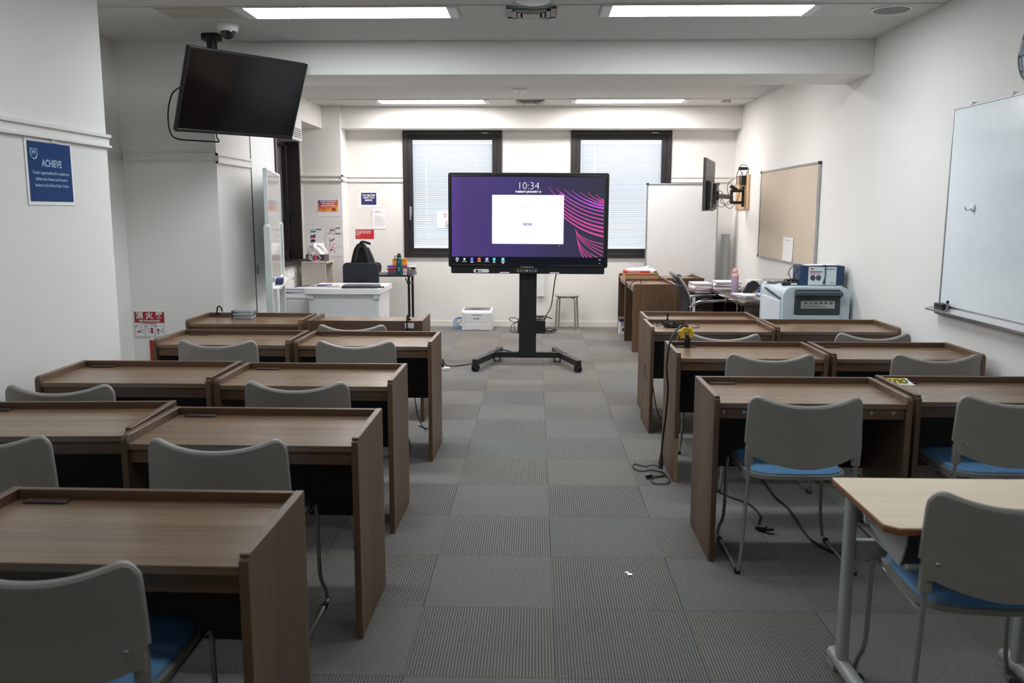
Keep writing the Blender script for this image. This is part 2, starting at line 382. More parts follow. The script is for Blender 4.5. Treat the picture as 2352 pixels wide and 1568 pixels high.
# windows
def window(n, x0, x1, z0, z1, handle_left):
    r = sroot('window_%d' % n, (0, YB, 0))
    b = B()
    def fr(b, x0, x1, z0, z1, w, y0, y1):
        b.box(x0, x0+w, y0, y1, z0, z1); b.box(x1-w, x1, y0, y1, z0, z1); b.box(x0+w, x1-w, y0, y1, z0, z0+w); b.box(x0+w, x1-w, y0, y1, z1-w, z1)
    fr(b, x0, x1, z0, z1, .058, -.028, .12)
    obj('window_frame', b, M_DWIN, r, bev=.003)
    b = B(); fr(b, x0+.06, x1-.06, z0+.055, z1-.055, .062, -.014, .05)
    obj('sash_frame', b, mat('window_sash_black', (30, 30, 32), .4), r, bev=.004)
    obj('window_pane', B().box(x0+.12, x1-.12, .034, .040, z0+.115, z1-.115), M_GLASS, r)
    hx = x0+.09 if handle_left else x1-.09
    obj('window_handle', B().box(hx-.014, hx+.014, -.022, -.012, 1.44, 1.56).cyl((hx, -.02, 1.50), (hx, -.045, 1.50), .009).box(hx-.010, hx+.010, -.052, -.038, 1.385, 1.51), M_ALU, r, bev=.003)
    obj('hinge_tag', B().box(x1-.26, x1-.17, -.031, -.026, z1-.035, z1-.025), M_ALU, r)
    return r
window(1, *W[0], *WZ, True); window(2, *W[1], *WZ, False)
def blind(x0, x1, z0, z1, label):
    t = thing('venetian_blind', label, 'blind', ((x0+x1)/2, YB+.004, z0), group='blinds in the back windows')
    hw, H = (x1-x0)/2, z1-z0
    b = B(); n = int(H/.0245)
    for i in range(n):
        z = .03 + i*(H-.055)/n; a = R(53)
        dy, dz = .0132*math.cos(a), .0132*math.sin(a)
        pr_ = [(-1, 0), (-.5, .0022), (0, .003), (.5, .0022), (1, 0)]
        row = [[b.bm.verts.new((x_, dy*q_-h_*math.sin(a), z-dz*q_+dz*0-h_*math.cos(a)*-1)) for x_ in (-hw, hw)] for q_, h_ in pr_]
        for r1, r2 in zip(row, row[1:]): b._face([r1[0], r1[1], r2[1], r2[0]])
    obj('slats', b, M_SLAT, t, smooth=60)
    obj('head_rail', B().box(-hw, hw, -.011, .011, H-.022, H), M_WHITE, t)
    obj('bottom_rail', B().box(-hw, hw, -.010, .010, 0, .012), M_WHITE, t)
    for sx in (-.68, .62): obj('ladder_cord', B().tube([(hw*sx, -.013, .01), (hw*sx, -.013, H-.01)], .0016, 5, smooth=0), M_WHITE, t)
    obj('tilt_wand', B().tube([(-hw*.68+.03, -.016, .12), (-hw*.68, -.016, H-.02)], .003, 6, smooth=0), M_WHITE, t)
blind(-1.590, -.568, 1.03, 2.392, 'white slatted blind in the back window beside the notice boards')
blind(.575, 1.592, 1.03, 2.392, 'white slatted blind in the back window beside the upright white partition')

# left bay window: deep dark lining, sash with handle, mauve curtain sheet behind the glass
r = sroot('window_3')
y0, y1, z0, z1 = LW
b = B(); b.box(-3.30, -2.948, y1-.03, y1+.01, z0-.02, z1+.02); b.box(-3.30, -2.948, y0-.01, y0+.03, z0-.02, z1+.02); b.box(-3.30, -2.90, y0, y1-.0, z0-.025, z0+.02); b.box(-3.30, -2.948, y0, y1, z1-.02, z1+.02)
obj('window_frame', b, M_DWIN, r, bev=.003)
b = B(); b.box(-3.16, -3.10, y1-.075, y1-.03, z0+.02, z1-.02); b.box(-3.16, -3.10, y0+.03, y0+.12, z0+.02, z1-.02); b.box(-3.16, -3.10, y0, y1, z0+.02, z0+.13); b.box(-3.16, -3.10, y0, y1, z1-.11, z1-.02)
obj('sash_frame', b, MATS['window_sash_black'], r, bev=.004)
obj('window_pane', B().box(-3.15, -3.145, y0+.1, y1-.1, z0+.1, z1-.1), M_GLASS, r)
obj('window_handle', B().box(-3.10, -3.085, y1-.075, y1-.045, 1.38, 1.56).box(-3.075, -3.06, y1-.072, y1-.050, 1.36, 1.53).cyl((-3.09, y1-.06, 1.50), (-3.06, y1-.06, 1.50), .009), M_BLK, r, bev=.003)
def fsheet(u, v): return Vector((-3.185+.006*math.sin(u*70), y0+.06+(y1-y0-.12)*u, z0+.06+(z1-z0-.12)*v))
tag(obj('curtain', B().grid(fsheet, 120, 4), M_SLATP, None, solid=.001), 'mauve curtain hanging behind the glass of the side window', 'curtain')

# ------------------------------------------------------------------ ceiling fittings
M_LIGHT = emis('fluorescent_diffuser', (244, 251, 255), 28.0)
def ceiling_light(x0, x1, y0, y1, label, group, m=M_LIGHT):
    t = thing('ceiling_light', label, 'light', ((x0+x1)/2, (y0+y1)/2, CZ), group=group)
    hx, hy = (x1-x0)/2, (y1-y0)/2
    b = B(); w = .012
    b.box(-hx-.06, -hx, -hy, hy, -.016, 0); b.box(hx, hx+.06, -hy, hy, -.016, 0); b.box(-hx-.06, hx+.06, -hy-w, -hy, -.012, 0); b.box(-hx-.06, hx+.06, hy, hy+w, -.012, 0)
    obj('housing', b, M_WHITE, t, bev=.002)
    obj('diffuser', B().box(-hx, hx, -hy, hy, -.012, -.002), m, t)
G = 'recessed fluorescent panels'
M_LIGHT5 = emis('fluorescent_diffuser_mid', (255, 250, 250), 22.0)
M_LIGHT4 = emis('fluorescent_diffuser_dim', (244, 250, 255), 6.5)
M_LIGHT3 = emis('fluorescent_diffuser_far', (255, 249, 247), 42.0)
ceiling_light(-1.865, -.575, 5.645, 5.94, 'long bright ceiling light before the beam, between hanging television and air vent', G)
ceiling_light(.472, 1.72, 5.625, 5.92, 'long bright ceiling light before the beam, between air vent and round speaker grille', G)
ceiling_light(-1.845, -.62, 10.24, 10.55, 'small-looking ceiling light behind the beam, above the window with the notice', G, M_LIGHT3)
ceiling_light(.462, 1.695, 10.2, 10.51, 'small-looking ceiling light behind the beam, above the upright white partition', G, M_LIGHT3)
M_LIGHT2 = emis('fluorescent_diffuser_rear', (244, 250, 255), 11.0)
for x0, x1 in ((-1.845, -.62), (.462, 1.695)):
    ceiling_light(x0, x1, 7.95, 8.26, 'recessed ceiling light hidden just behind the beam', 'ceiling lights behind the beam', M_LIGHT5)
for x0, x1 in ((-1.865, -.575), (.472, 1.72)):
    ceiling_light(x0, x1, 3.36, 3.65, 'recessed ceiling light above the middle desk rows', 'ceiling lights above the middle rows', M_LIGHT2)
    ceiling_light(x0, x1, 1.12, 1.41, 'recessed ceiling light overhead, in the bay nearest the camera', 'ceiling lights above the camera', M_LIGHT4)

def vent(x0, x1, y0, y1, label):
    t = thing('ceiling_vent', label, 'vent', ((x0+x1)/2, (y0+y1)/2, CZ-.006), group='square air vents')
    hx, hy = (x1-x0)/2, (y1-y0)/2
    m = mat('vent_grey', (150, 150, 146), .5, .3)
    b = B()
    for a, z in ((1.0, -.004), (.78, -.016), (.56, -.02)):
        k = .035
        b.box(-hx*a, hx*a, -hy*a, -hy*a+k*a, z-.006, z+.004); b.box(-hx*a, hx*a, hy*a-k*a, hy*a, z-.006, z+.004)
        b.box(-hx*a, -hx*a+k*a, -hy*a, hy*a, z-.006, z+.004); b.box(hx*a-k*a, hx*a, -hy*a, hy*a, z-.006, z+.004)
    obj('grille', b, m, t, bev=.002)
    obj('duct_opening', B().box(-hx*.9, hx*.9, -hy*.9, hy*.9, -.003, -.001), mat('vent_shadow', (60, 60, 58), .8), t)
    obj('centre_plate', B().box(-hx*.36, hx*.36, -hy*.36, hy*.36, -.03, -.02), mat('vent_plate', (176, 172, 150), .5), t)
vent(-.195, .118, 5.635, 5.94, 'square air vent between the two large ceiling lights')
vent(-.235, .085, 10.24, 10.55, 'square air vent between the two far ceiling lights')
t = thing('ceiling_speaker', 'round speaker grille flush in the ceiling near the whiteboard wall', 'speaker', (2.25, 5.77, CZ-.006))
obj('rim', B().lathe([(.125, 0), (.125, -.006), (.11, -.009), (.11, -.002)], seg=32), M_WHITE, t)
b = B()
for k in range(-9, 10):
    w = math.sqrt(max(0, .105**2-(k*.011)**2)); b.box(k*.011-.0035, k*.011+.0035, -w, w, -.009, -.005)
obj('grille_bars', b, mat('grille_grey', (150, 150, 148), .6), t)
t = thing('smoke_detector', 'white round detector on the ceiling just past the beam', 'smoke detector', (-.18, 9.43, CZ))
obj('body', B().lathe([(.085, 0), (.085, -.012), (.07, -.03), (.03, -.034), (0.001, -.034)], seg=28), M_WHITE, t)
obj('sensor_ring', B().lathe([(.03, -.033), (.03, -.046), (.001, -.048)], seg=20), M_WHITE, t)
t = thing('ceiling_sensor', 'small cream sensor on the ceiling by the far corner', 'sensor', (2.2, 10.33, CZ-.006))
obj('body', B().box(-.05, .05, -.05, .05, -.035, 0), mat('cream_plastic', (206, 198, 180), .6), t, bev=.01)
t = thing('ring_sensor', 'white ringed sensor with pale blue cable at the top edge above the display', 'sensor', (-.025, 5.50, CZ))
obj('body', B().lathe([(.10, 0), (.105, -.01), (.085, -.022), (.001, -.024)], seg=32), M_WHITE, t)
obj('cable', B().tube([(-.13, .02, -.012), (-.08, .09, -.02), (0, .115, -.024), (.08, .09, -.02), (.13, .02, -.012)], .004, 6), mat('cable_pale_blue', (150, 190, 200), .5), t)
# dome camera
t = thing('dome_camera', 'white dome security camera on the ceiling beside the television mount', 'security camera', (-2.14, 6.14, CZ))
obj('housing', B().lathe([(.068, 0), (.072, -.01), (.071, -.038), (.062, -.052), (.052, -.056)], seg=32), M_WHITE, t)
b = B(); prof = [(.050, -.05)] + [(.050*math.cos(R(a)), -.056-.054*math.sin(R(a))) for a in range(0, 90, 12)] + [(.001, -.110)]
obj('dome_lens', b.lathe(prof, seg=28), mat('smoked_dome', (18, 20, 22), .05, spec=.8), t)

# ------------------------------------------------------------------ hanging television
tv = thing('hanging_television', 'black television hanging tilted from the ceiling by the pier', 'television', (-2.39, 6.50, CZ))
obj('ceiling_plate', B().prism([(-.066, -.04), (-.045, -.06), (.045, -.06), (.066, -.04), (.066, .04), (.045, .06), (-.045, .06), (-.066, .04)], -.05, 0), M_BLKM, tv, bev=.01)
obj('pole', B().cyl((0, 0, -.04), (0, 0, -.44), .037, seg=20).box(-.012, .012, -.045, -.036, -.42, -.05), M_BLKM, tv)
c = Vector((-2.115, 6.345, 2.325)); RT = Matrix.Translation(c-Vector((-2.39, 6.50, CZ))) @ (Matrix.Rotation(R(55.7), 4, 'Z') @ Matrix.Rotation(R(22.2), 4, 'X') @ Matrix.Rotation(R(-.9), 4, 'Y'))
hw, hh = 1.008/2, .585/2
def tvpart(name, b, m, bev=0):
    o = obj(name, b, m, tv, bev=bev); o.matrix_local = RT; return o
tvpart('housing', B().box(-hw, hw, .0, .03, -hh, hh).box(-hw*.75, hw*.75, .03, .06, -hh*.8, hh*.4), M_BLK, .004)
b = B(); w = .012
b.box(-hw, -hw+w, -.006, 0, -hh, hh); b.box(hw-w, hw, -.006, 0, -hh, hh); b.box(-hw, hw, -.006, 0, hh-w, hh); b.box(-hw, hw, -.006, 0, -hh, -hh+.022)
tvpart('bezel', b, mat('tv_bezel', (28, 27, 26), .35), .002)
tvpart('screen', B().box(-hw+w, hw-w, -.003, 0, -hh+.022, hh-w), M_TVSCR)
tvpart('logo_tab', B().box(-.022, .022, -.009, -.004, -hh+.004, -hh+.012), M_DGREY)
tvpart('wall_bracket', B().box(-.12, .12, .06, .085, -.12, .12), M_BLKM, .004)
obj('arm', B().tube([(0, 0, -.42), tuple(RT @ Vector((0, .085, 0)))], .028, 10, smooth=0), M_BLKM, tv)
def tp(x, y, z): return tuple(RT @ Vector((x, y, z)))
tag(obj('television_cable', B().tube([Vector(tp(-hw*.8, .045, .06))+Vector((-2.39, 6.5, CZ)), Vector((-2.58, 6.26, 2.355)), Vector((-2.61, 6.24, 2.30)), Vector((-2.640, 6.25, 2.188)), Vector((-2.655, 6.30, 2.077)), Vector((-2.631, 6.35, 2.025)), Vector((-2.507, 6.40, 2.0136)), Vector((-2.396, 6.45, 2.011)), Vector((-2.365, 6.48, 2.0135)), Vector((-2.394, 6.52, 2.049)), Vector((-2.40, 6.54, 2.12))], .0055, 8), M_CORD), 'black cable looping below the hanging television', 'cable')

# ------------------------------------------------------------------ student desks
DW, DD, DH = .83, .46, .7356
def side_poly(front_notch):
    """outline in (y, z); the user edge is at -DD/2"""
    f, k = -DD/2, DD/2
    p = [(k, 0), (k, DH), (f+.03, DH)]
    for a in range(90, 181, 15): p.append((f+.025+.025*math.cos(R(a)), DH-.025+.025*math.sin(R(a)))) if not front_notch else None
    if front_notch: p += [(f+.012, DH), (f+.008, DH-.006), (f+.012, DH-.010), (f+.002, DH-.014), (f, DH-.022)]
    p.append((f, 0)); return p
def make_desk(label, notched=-1, flap=True):
    t = thing('student_desk', label, 'desk')
    for sx in (-1, 1):
        notch = sx == notched
        x0, x1 = (-DW/2, -DW/2+.024) if sx < 0 else (DW/2-.024, DW/2)
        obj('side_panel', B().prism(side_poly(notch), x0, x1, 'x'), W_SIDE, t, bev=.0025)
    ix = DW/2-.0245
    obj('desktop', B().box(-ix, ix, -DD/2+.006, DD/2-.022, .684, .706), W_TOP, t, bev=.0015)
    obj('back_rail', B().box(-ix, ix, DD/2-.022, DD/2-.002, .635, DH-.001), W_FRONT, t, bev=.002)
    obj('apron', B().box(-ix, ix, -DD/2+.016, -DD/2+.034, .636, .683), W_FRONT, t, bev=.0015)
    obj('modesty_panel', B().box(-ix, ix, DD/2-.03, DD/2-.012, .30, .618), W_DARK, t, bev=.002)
    if flap: obj('cable_flap', B().box(-ix+.035, -ix+.155, DD/2-.062, DD/2-.028, .706, .713), mat('flap_brown', (58, 42, 40), .45), t, bev=.003)
    return t
DG = 'walnut student desks'
desk_spots = [  # x centre, y centre, rz, label
    (-1.060, 2.065, -.6, 'walnut desk with empty top and dark cable flap, closest to the camera beside the aisle'),
    (-1.020, 3.075, -.3, 'walnut aisle desk directly behind the closest walnut desk, television side'),
    (-1.875, 3.16, 3.2, 'slightly askew walnut desk along the blue poster wall, fourth row from the display'),
    (-1.070, 4.085, -.3, 'walnut aisle desk on the television side, third row from the display'),
    (-1.935, 4.12, .6, 'walnut desk on the television side next to the wall corner, third row from the display'),
    (-1.028, 5.265, -1.0, 'walnut aisle desk on the television side, second row from the display'),
    (-1.892, 5.28, -.3, 'walnut desk in front of the fire extinguisher sign, second row from the display'),
    (-2.085, 6.24, .5, 'walnut desk holding a folded clear case, front row on the television side'),
    (1.175, 3.80, 0, 'walnut desk with round bolts on its apron, across the aisle by the maple table'),
    (2.040, 3.85, 0, 'walnut desk bearing the yellow and white sticker'),
    (1.195, 4.91, 0, 'walnut desk with chipped pale edge and yellow taped plug'),
    (2.050, 4.92, 0, 'walnut desk against the whiteboard wall, directly beyond the sticker desk'),
    (1.195, 5.975, 0, 'walnut aisle desk carrying a tangle of black adapter cables'),
    (2.045, 6.01, 0, 'walnut desk just before the large pale copier, next to the wall'),
    (1.225, 6.45, 0, 'empty walnut desk pushed against the far side of the cable tangle desk'),
    (1.275, 9.61, -90, 'turned walnut desk whose end panel faces the camera, near the mesh office chair'),
    (1.275, 10.44, -90, 'turned walnut desk carrying the cardboard tray of papers'),
    (1.735, 10.46, -90, 'turned walnut desk with rounded end panel standing behind the other two turned desks'),
]
desk0 = make_desk(desk_spots[0][3], 1); desk0['group'] = DG      # television side: squared notch on the right-hand panel
desk1 = make_desk(desk_spots[8][3], -1); desk1['group'] = DG     # whiteboard side: on the left-hand panel
for i, (x, y, rz, lb) in enumerate(desk_spots):
    if i in (0, 8): d = desk0 if i == 0 else desk1; d.location = (x, y, 0); d.rotation_euler = (0, 0, R(rz))
    else: d = dup(desk0 if i < 8 else desk1, (x, y, 0), R(rz), lb, DG)
    if i == 8: bolted = d
    if i == 17:
        for bx in (-.372, -.285, .250, .342):
            obj('bolt', B().lathe([(.0075, 0), (.0075, .0015), (.006, .003), (.003, .003), (.003, .001), (.001, .001)], seg=16), M_ALU, bolted, loc=(bx, -DD/2+.016, .665), rot=(PI/2, 0, 0))
    if i == 10:
        b = B(); zz = 0
        while zz < .25:
            k = .012; w = .0006+.0016*random.random(); b.box(-DW/2+.0005, -DW/2+.0235, -DD/2-w, -DD/2+.002, zz, zz+k); zz += k
        obj('chipped_edge', b, mat('bare_chipboard', (150, 134, 92), .9, noise=(260, .35)), d)
# the front-row desk that is turned round: its back faces the class
td = dup(desk0, (-1.215, 6.24, 0), R(180.4), 'walnut desk turned back to front with a white socket plate, front row by the aisle', DG)
obj('socket_plate', B().box(-.032, .032, -.004, .0, -.018, .018), M_WHITE, td, bev=.003, loc=(-.32, DD/2+.001, .70), rot=(0, 0, PI))

# ------------------------------------------------------------------ student chairs
def make_chair(label):
    t = thing('stacking_chair', label, 'chair')
    def W_(v): return .235-.014*max(0, v-.35)/.65 - .004*(1-v)
    def top(u):
        z = .772-.044*(1-abs(u)**2.2); a = abs(u)
        if a > .85: z -= .034*(1-math.sqrt(max(0, 1-((a-.85)/.15)**2)))
        return z
    def bot(u): return .474+.042*min(1, abs(u)/.85)**2.0
    def f(uu, v):
        u = uu*2-1; z = bot(u)+(top(u)-bot(u))*v
        zz = (z-.47)/.30
        y = -.052*(1-u*u)-.012*max(0, zz-.45)/.55+.006
        return Vector((u*W_(min(1, max(0, zz))), y, z))
    o = obj('back_shell', B().grid(f, 40, 16), M_GREY, t, solid=.018)
    def g(uu, v):
        p = f(.5+(uu-.5)*.90, .05+v*.885); p.y += .0145; return p
    obj('back_pad', B().grid(g, 24, 8), M_BLUE, t, solid=.008, bev=.003)
    pts = []
    for i in range(29):
        u = -1+2*i/28; p = f((u+1)/2, 1.0); pts.append((p.x*.985, p.y+.004, p.z-.004))
    def edge(sg): return [(f(.5+sg*.5, v).x*.99, f(.5+sg*.5, v).y+.004, f(.5+sg*.5, v).z) for v in (.25, .55, .80)]
    obj('top_rim', B().tube(edge(-1)+pts+edge(1)[::-1], (lambda q: .0135 if .14 < q < .86 else .0085+.004*max(0, min(q, 1-q))/.14), 10, smooth=2), M_RIM_LIT, t)
    # sleeves at the two lower corners
    for s in (-1, 1):
        obj('post_sleeve', B().box(-.016, .016, -.011, .011, -.052, .03), M_GREY, t, bev=.004, loc=(s*.2175, .004, .527))
        obj('back_bolt', B().lathe([(.0065, 0), (.0055, .003), (.002, .0045)], seg=12), M_CHROME, t, loc=(s*.196, -.0195, .566), rot=(PI/2, 0, 0))
    # seat: rounded outline, rear edge bulging backwards, dipped in the middle
    def outl(k, n=40):
        pts = []
        for i in range(n):
            a = 2*PI*i/n; cx, cy = math.cos(a), math.sin(a)
            x = math.copysign(abs(cx)**.42, cx)*(.212-k); y = math.copysign(abs(cy)**.42, cy)*(.200-k)
            if y < 0: y -= .022*(1-(x/.212)**2)
            pts.append((x, y+.225))
        return pts
    def seat(k, z0, z1, dome):
        b = B(); o_ = outl(k); rings = []
        for (s_, z) in ((1, z0), (1, z1), (.96, z1+dome*.6), (.7, z1+dome*.8), (.35, z1+dome*.55)):
            rings.append([b.bm.verts.new((x*s_, (y-.225)*s_+.225, z+.012*((y-.225)*s_/.2)**2*(1 if y > .225 else .2))) for x, y in o_])
        n = len(o_)
        for p, q in zip(rings, rings[1:]):
            for i in range(n): b._face([p[i], p[(i+1) % n], q[(i+1) % n], q[i]])
        b._face(rings[0][::-1]); b._face(rings[-1]); return b
    obj('seat_shell', seat(0, .408, .424, .002), M_GREY, t, smooth=50)
    obj('seat_pad', seat(.014, .424, .431, .008), M_BLUE, t, smooth=60)
    for s in (-1, 1):
        pts = [(s*.2175, .004, .555), (s*.2185, .003, .43), (s*.231, .0, .15), (s*.240, 0, .04), (s*.243, .012, .014), (s*.243, .05, .010), (s*.243, .385, .010), (s*.242, .415, .018), (s*.236, .412, .06), (s*.222, .398, .12), (s*.218, .398, .30), (s*.214, .402, .385), (s*.208, .385, .405), (s*.206, .33, .403), (s*.206, .08, .400), (s*.2175, .016, .41)]
        b = B(); b.tube(pts, .0078, 10, smooth=3)
        obj('sled_leg', b, M_STEEL, t)
        obj('foot_cap', B().box(-.011, .011, -.018, .012, -.010, .010), M_RUB, t, bev=.003, loc=(s*.243, .022, .0105))
        obj('foot_cap', B().box(-.010, .010, -.014, .014, -.010, .010), M_RUB, t, bev=.003, loc=(s*.243, .37, .0105))
    obj('cross_brace', B().tube([(-.206, .33, .395), (.206, .33, .395)], .007, 8, smooth=0).tube([(-.206, .10, .392), (.206, .10, .392)], .007, 8, smooth=0), M_STEEL, t)
    return t
CG = 'grey backed stacking chairs with blue seats'
chair_spots = [
    (-1.075, 1.725, 0, 'grey and blue chair at the walnut desk closest to the camera'),
    (-1.045, 2.715, 0, 'grey and blue chair tucked at the aisle desk in the fourth row, television side'),
    (-1.845, 2.745, -2, 'grey and blue chair cut by the frame edge, below the blue poster'),
    (-1.045, 3.665, 0, 'grey and blue chair at the aisle desk in the third row, television side'),
    (-2.045, 3.565, 3, 'grey and blue chair beside the near wall corner, third row, television side'),
    (-1.035, 4.86, 0, 'grey and blue chair at the aisle desk in the second row, television side'),
    (-1.835, 4.85, 0, 'grey and blue chair at the second row desk near the fire extinguisher sign'),
    (-1.206, 5.56, 0, 'grey and blue chair, only its top rim showing, at the desk with the socket plate'),
    (1.100, 3.44, 0, 'fully visible grey and blue chair at the desk with bolted apron'),
    (1.965, 3.49, 0, 'grey and blue chair at the sticker desk beyond the maple table'),
    (1.243, 4.50, 0, 'grey and blue chair at the desk with the yellow taped plug'),
    (2.115, 4.52, 0, 'grey and blue chair at the wall desk below the whiteboard tray'),
    (1.150, 5.24, 0, 'grey and blue chair, only its top rim showing, at the cable tangle desk'),
    (2.085, 5.30, 0, 'grey and blue chair at the last walnut desk before the copier'),
    (1.290, 2.245, -2, 'large grey and blue chair drawn up to the maple topped table'),
]
chair0 = make_chair(chair_spots[0][3]); chair0['group'] = CG
for i, (x, y, rz, lb) in enumerate(chair_spots):
    if i == 0: chair0.location = (x, y, 0); chair0.rotation_euler = (0, 0, R(rz))
    else: dup(chair0, (x, y, 0), R(rz), lb, CG)
# ------------------------------------------------------------------ maple topped table
t = thing('classroom_table', 'maple topped table on grey metal legs at the frame edge', 'table', (1.30, 2.50, 0))
M_PUTTY = mat('putty_metal', (168, 173, 170), .42, .1)
TW, TD, TH = .33, .225, .652
pl = [(-TW, TD), (-TW, -TD+.03), (-TW+.03, -TD), (TW-.03, -TD), (TW, -TD+.03), (TW, TD)]
obj('tabletop', B().prism([(x, y) for x, y in pl], TH-.006, TH), W_MAPLE, t, bev=.002)
obj('edge_band', B().prism([(x*.999, y*.999) for x, y in pl], TH-.024, TH-.006), W_MEDGE, t, bev=.003)
for s in (-1, 1):
    obj('leg', B().prism(rrect(-.016, .016, -.027, .027, .014), .05, TH-.03, 'z'), M_PUTTY, t, loc=(s*.285, .165, 0))
    obj('foot', B().tube([(0, .235, .035), (0, .20, .037), (0, -.24, .037), (0, -.275, .032)], .024, 12, smooth=3).box(-.02, .02, .18, .245, .0, .03).box(-.02, .02, -.27, -.22, 0, .03), M_PUTTY, t, bev=.003, loc=(s*.285, 0, 0))
    # side bracket of the book tray with its bag hook
    obj('side_bracket', B().prism([(.19, TH-.025), (-.20, TH-.025), (-.20, TH-.06), (-.17, TH-.135), (-.12, TH-.135), (.10, TH-.09), (.19, TH-.05)], s*.262, s*.268, 'x'), M_PUTTY, t, bev=.002)
    obj('bag_hook', B().tube([(s*.268, .02, TH-.075), (s*.29, .02, TH-.075), (s*.295, .02, TH-.065), (s*.295, .02, TH-.045)], .006, 8), M_WHITE, t)
obj('crossbar', B().box(-.27, .27, .15, .18, .40, .465), M_PUTTY, t, bev=.003)
obj('book_tray', B().box(-.26, .26, -.19, .18, TH-.135, TH-.128).box(-.26, .26, .172, .18, TH-.13, TH-.03).tube([(-.26, -.19, TH-.128), (.26, -.19, TH-.128)], .009, 8, smooth=0), M_PUTTY, t)

# ------------------------------------------------------------------ interactive display
DY = 8.30
t = thing('interactive_display', 'large touch display on a black wheeled stand in the middle', 'display', (-.08, DY, 0))
t.rotation_euler = (0, R(.2), 0)
K = 1.535/371
def sx(px): return (px-1212.5)*K
def sz(py): return 1.866-(py-396.5)*K
hous = B().prism(rrect(sx(1027), sx(1398), sz(614), sz(396.5), .022), .0, .075, 'y')
obj('housing', hous, M_BLK, t, bev=.004)
b = B(); w0, w1, h0, h1 = sx(1035), sx(1389.5), sz(608), sz(406)
b.box(w0-.012, w0, -.006, .0, h0-.012, h1+.012); b.box(w1, w1+.012, -.006, 0, h0-.012, h1+.012); b.box(w0, w1, -.006, 0, h1, h1+.012); b.box(w0, w1, -.006, 0, h0-.012, h0)
obj('bezel', b, mat('bezel_black', (12, 13, 16), .3), t, bev=.002)
obj('speaker_bar', B().prism(rrect(sx(1033), sx(1391), sz(628.5), sz(610), .012), .006, .07, 'y'), M_BLK, t, bev=.003)
b = B().prism(rrect(sx(1184.5), sx(1237), sz(626), sz(616), .016), -.004, .02, 'y')
cp = obj('control_panel', b, M_DGREY, t, bev=.002)
for px, r_ in ((1190, .004), (1196, .003), (1203.5, .003), (1210.5, .006), (1218, .0035), (1224.5, .003), (1231, .0035)):
    obj('button', B().cyl((sx(px), -.006, sz(621.5)), (sx(px), -.003, sz(621.5)), r_, seg=14), emis('button_light', (230, 235, 235), .9), cp)
rc = obj('remote_control', B().prism(rrect(sx(1085.5), sx(1122), sz(626.5), sz(618.5), .016), -.016, .004, 'y'), M_WHITE, t, bev=.003)
obj('lens_mark', B().cyl((sx(1094), -.019, sz(622)), (sx(1094), -.015, sz(622)), .011, seg=16).box(sx(1091), sx(1097), -.0185, -.015, sz(624.5), sz(623)), M_BLK, rc)
b = B()
for i in range(3):
    for j in range(3): b.cyl((sx(1099.5+i*2.6), -.018, sz(620+j*2)), (sx(1099.5+i*2.6), -.0155, sz(620+j*2)), .003, seg=8)
obj('remote_buttons', b, M_BLK, rc)
for a, c_ in ((1147, 1169.5), (1264, 1286)):
    obj('pen_rest', B().prism(rrect(sx(a), sx(c_), sz(627.3), sz(624.8), .004), -.008, .008, 'y'), M_WHITE, t)
text('Promethean', .026, M_WHITE, t, (sx(1211), -.0012, sz(612)), sx=1.0)
# the picture on the screen
m = bpy.data.materials.new('screen_picture'); m.use_nodes = True; nt = m.node_tree; nt.nodes.clear()
tc = nt.nodes.new('ShaderNodeTexCoord'); sp = nt.nodes.new('ShaderNodeSeparateXYZ'); nt.links.new(tc.outputs['Object'], sp.inputs[0])
mr = nt.nodes.new('ShaderNodeMapRange'); mr.inputs[1].default_value = -.75; mr.inputs[2].default_value = .75; nt.links.new(sp.outputs[0], mr.inputs[0])
cr = nt.nodes.new('ShaderNodeValToRGB'); e = cr.color_ramp.elements
e[0].position = 0; e[0].color = srgb(96, 70, 150); e[1].position = 1; e[1].color = srgb(54, 58, 72)
for p_, c_ in ((.08, (84, 66, 132)), (.4, (76, 64, 124)), (.7, (64, 58, 92))): k = e.new(p_); k.color = srgb(*c_)
nt.links.new(mr.outputs[0], cr.inputs[0])
em = nt.nodes.new('ShaderNodeEmission'); em.inputs[1].default_value = .80; o_ = nt.nodes.new('ShaderNodeOutputMaterial')
gl = nt.nodes.new('ShaderNodeBsdfGlossy'); gl.inputs[0].default_value = (.04, .04, .04, 1); gl.inputs['Roughness'].default_value = .25
ad = nt.nodes.new('ShaderNodeAddShader')
nt.links.new(cr.outputs[0], em.inputs[0]); nt.links.new(em.outputs[0], ad.inputs[0]); nt.links.new(gl.outputs[0], ad.inputs[1]); nt.links.new(ad.outputs[0], o_.inputs[0])
scr = obj('screen', B().box(w0, w1, -.004, -.001, h0, h1), m, t)
E_W = emis('screen_white', (252, 254, 255), 1.25)
obj('taskbar', B().box(w0, w1, -.0046, -.0042, h0, sz(589)), emis('screen_bar', (26, 30, 38), .8), scr)
E_P = [emis('screen_pink_%d' % i, c_, .95) for i, c_ in enumerate(((226, 84, 160), (222, 88, 186), (204, 90, 216)))]
def zx(x): return sx(1000+x/3.075)
def zy(y): return sz(370+y/3.075)
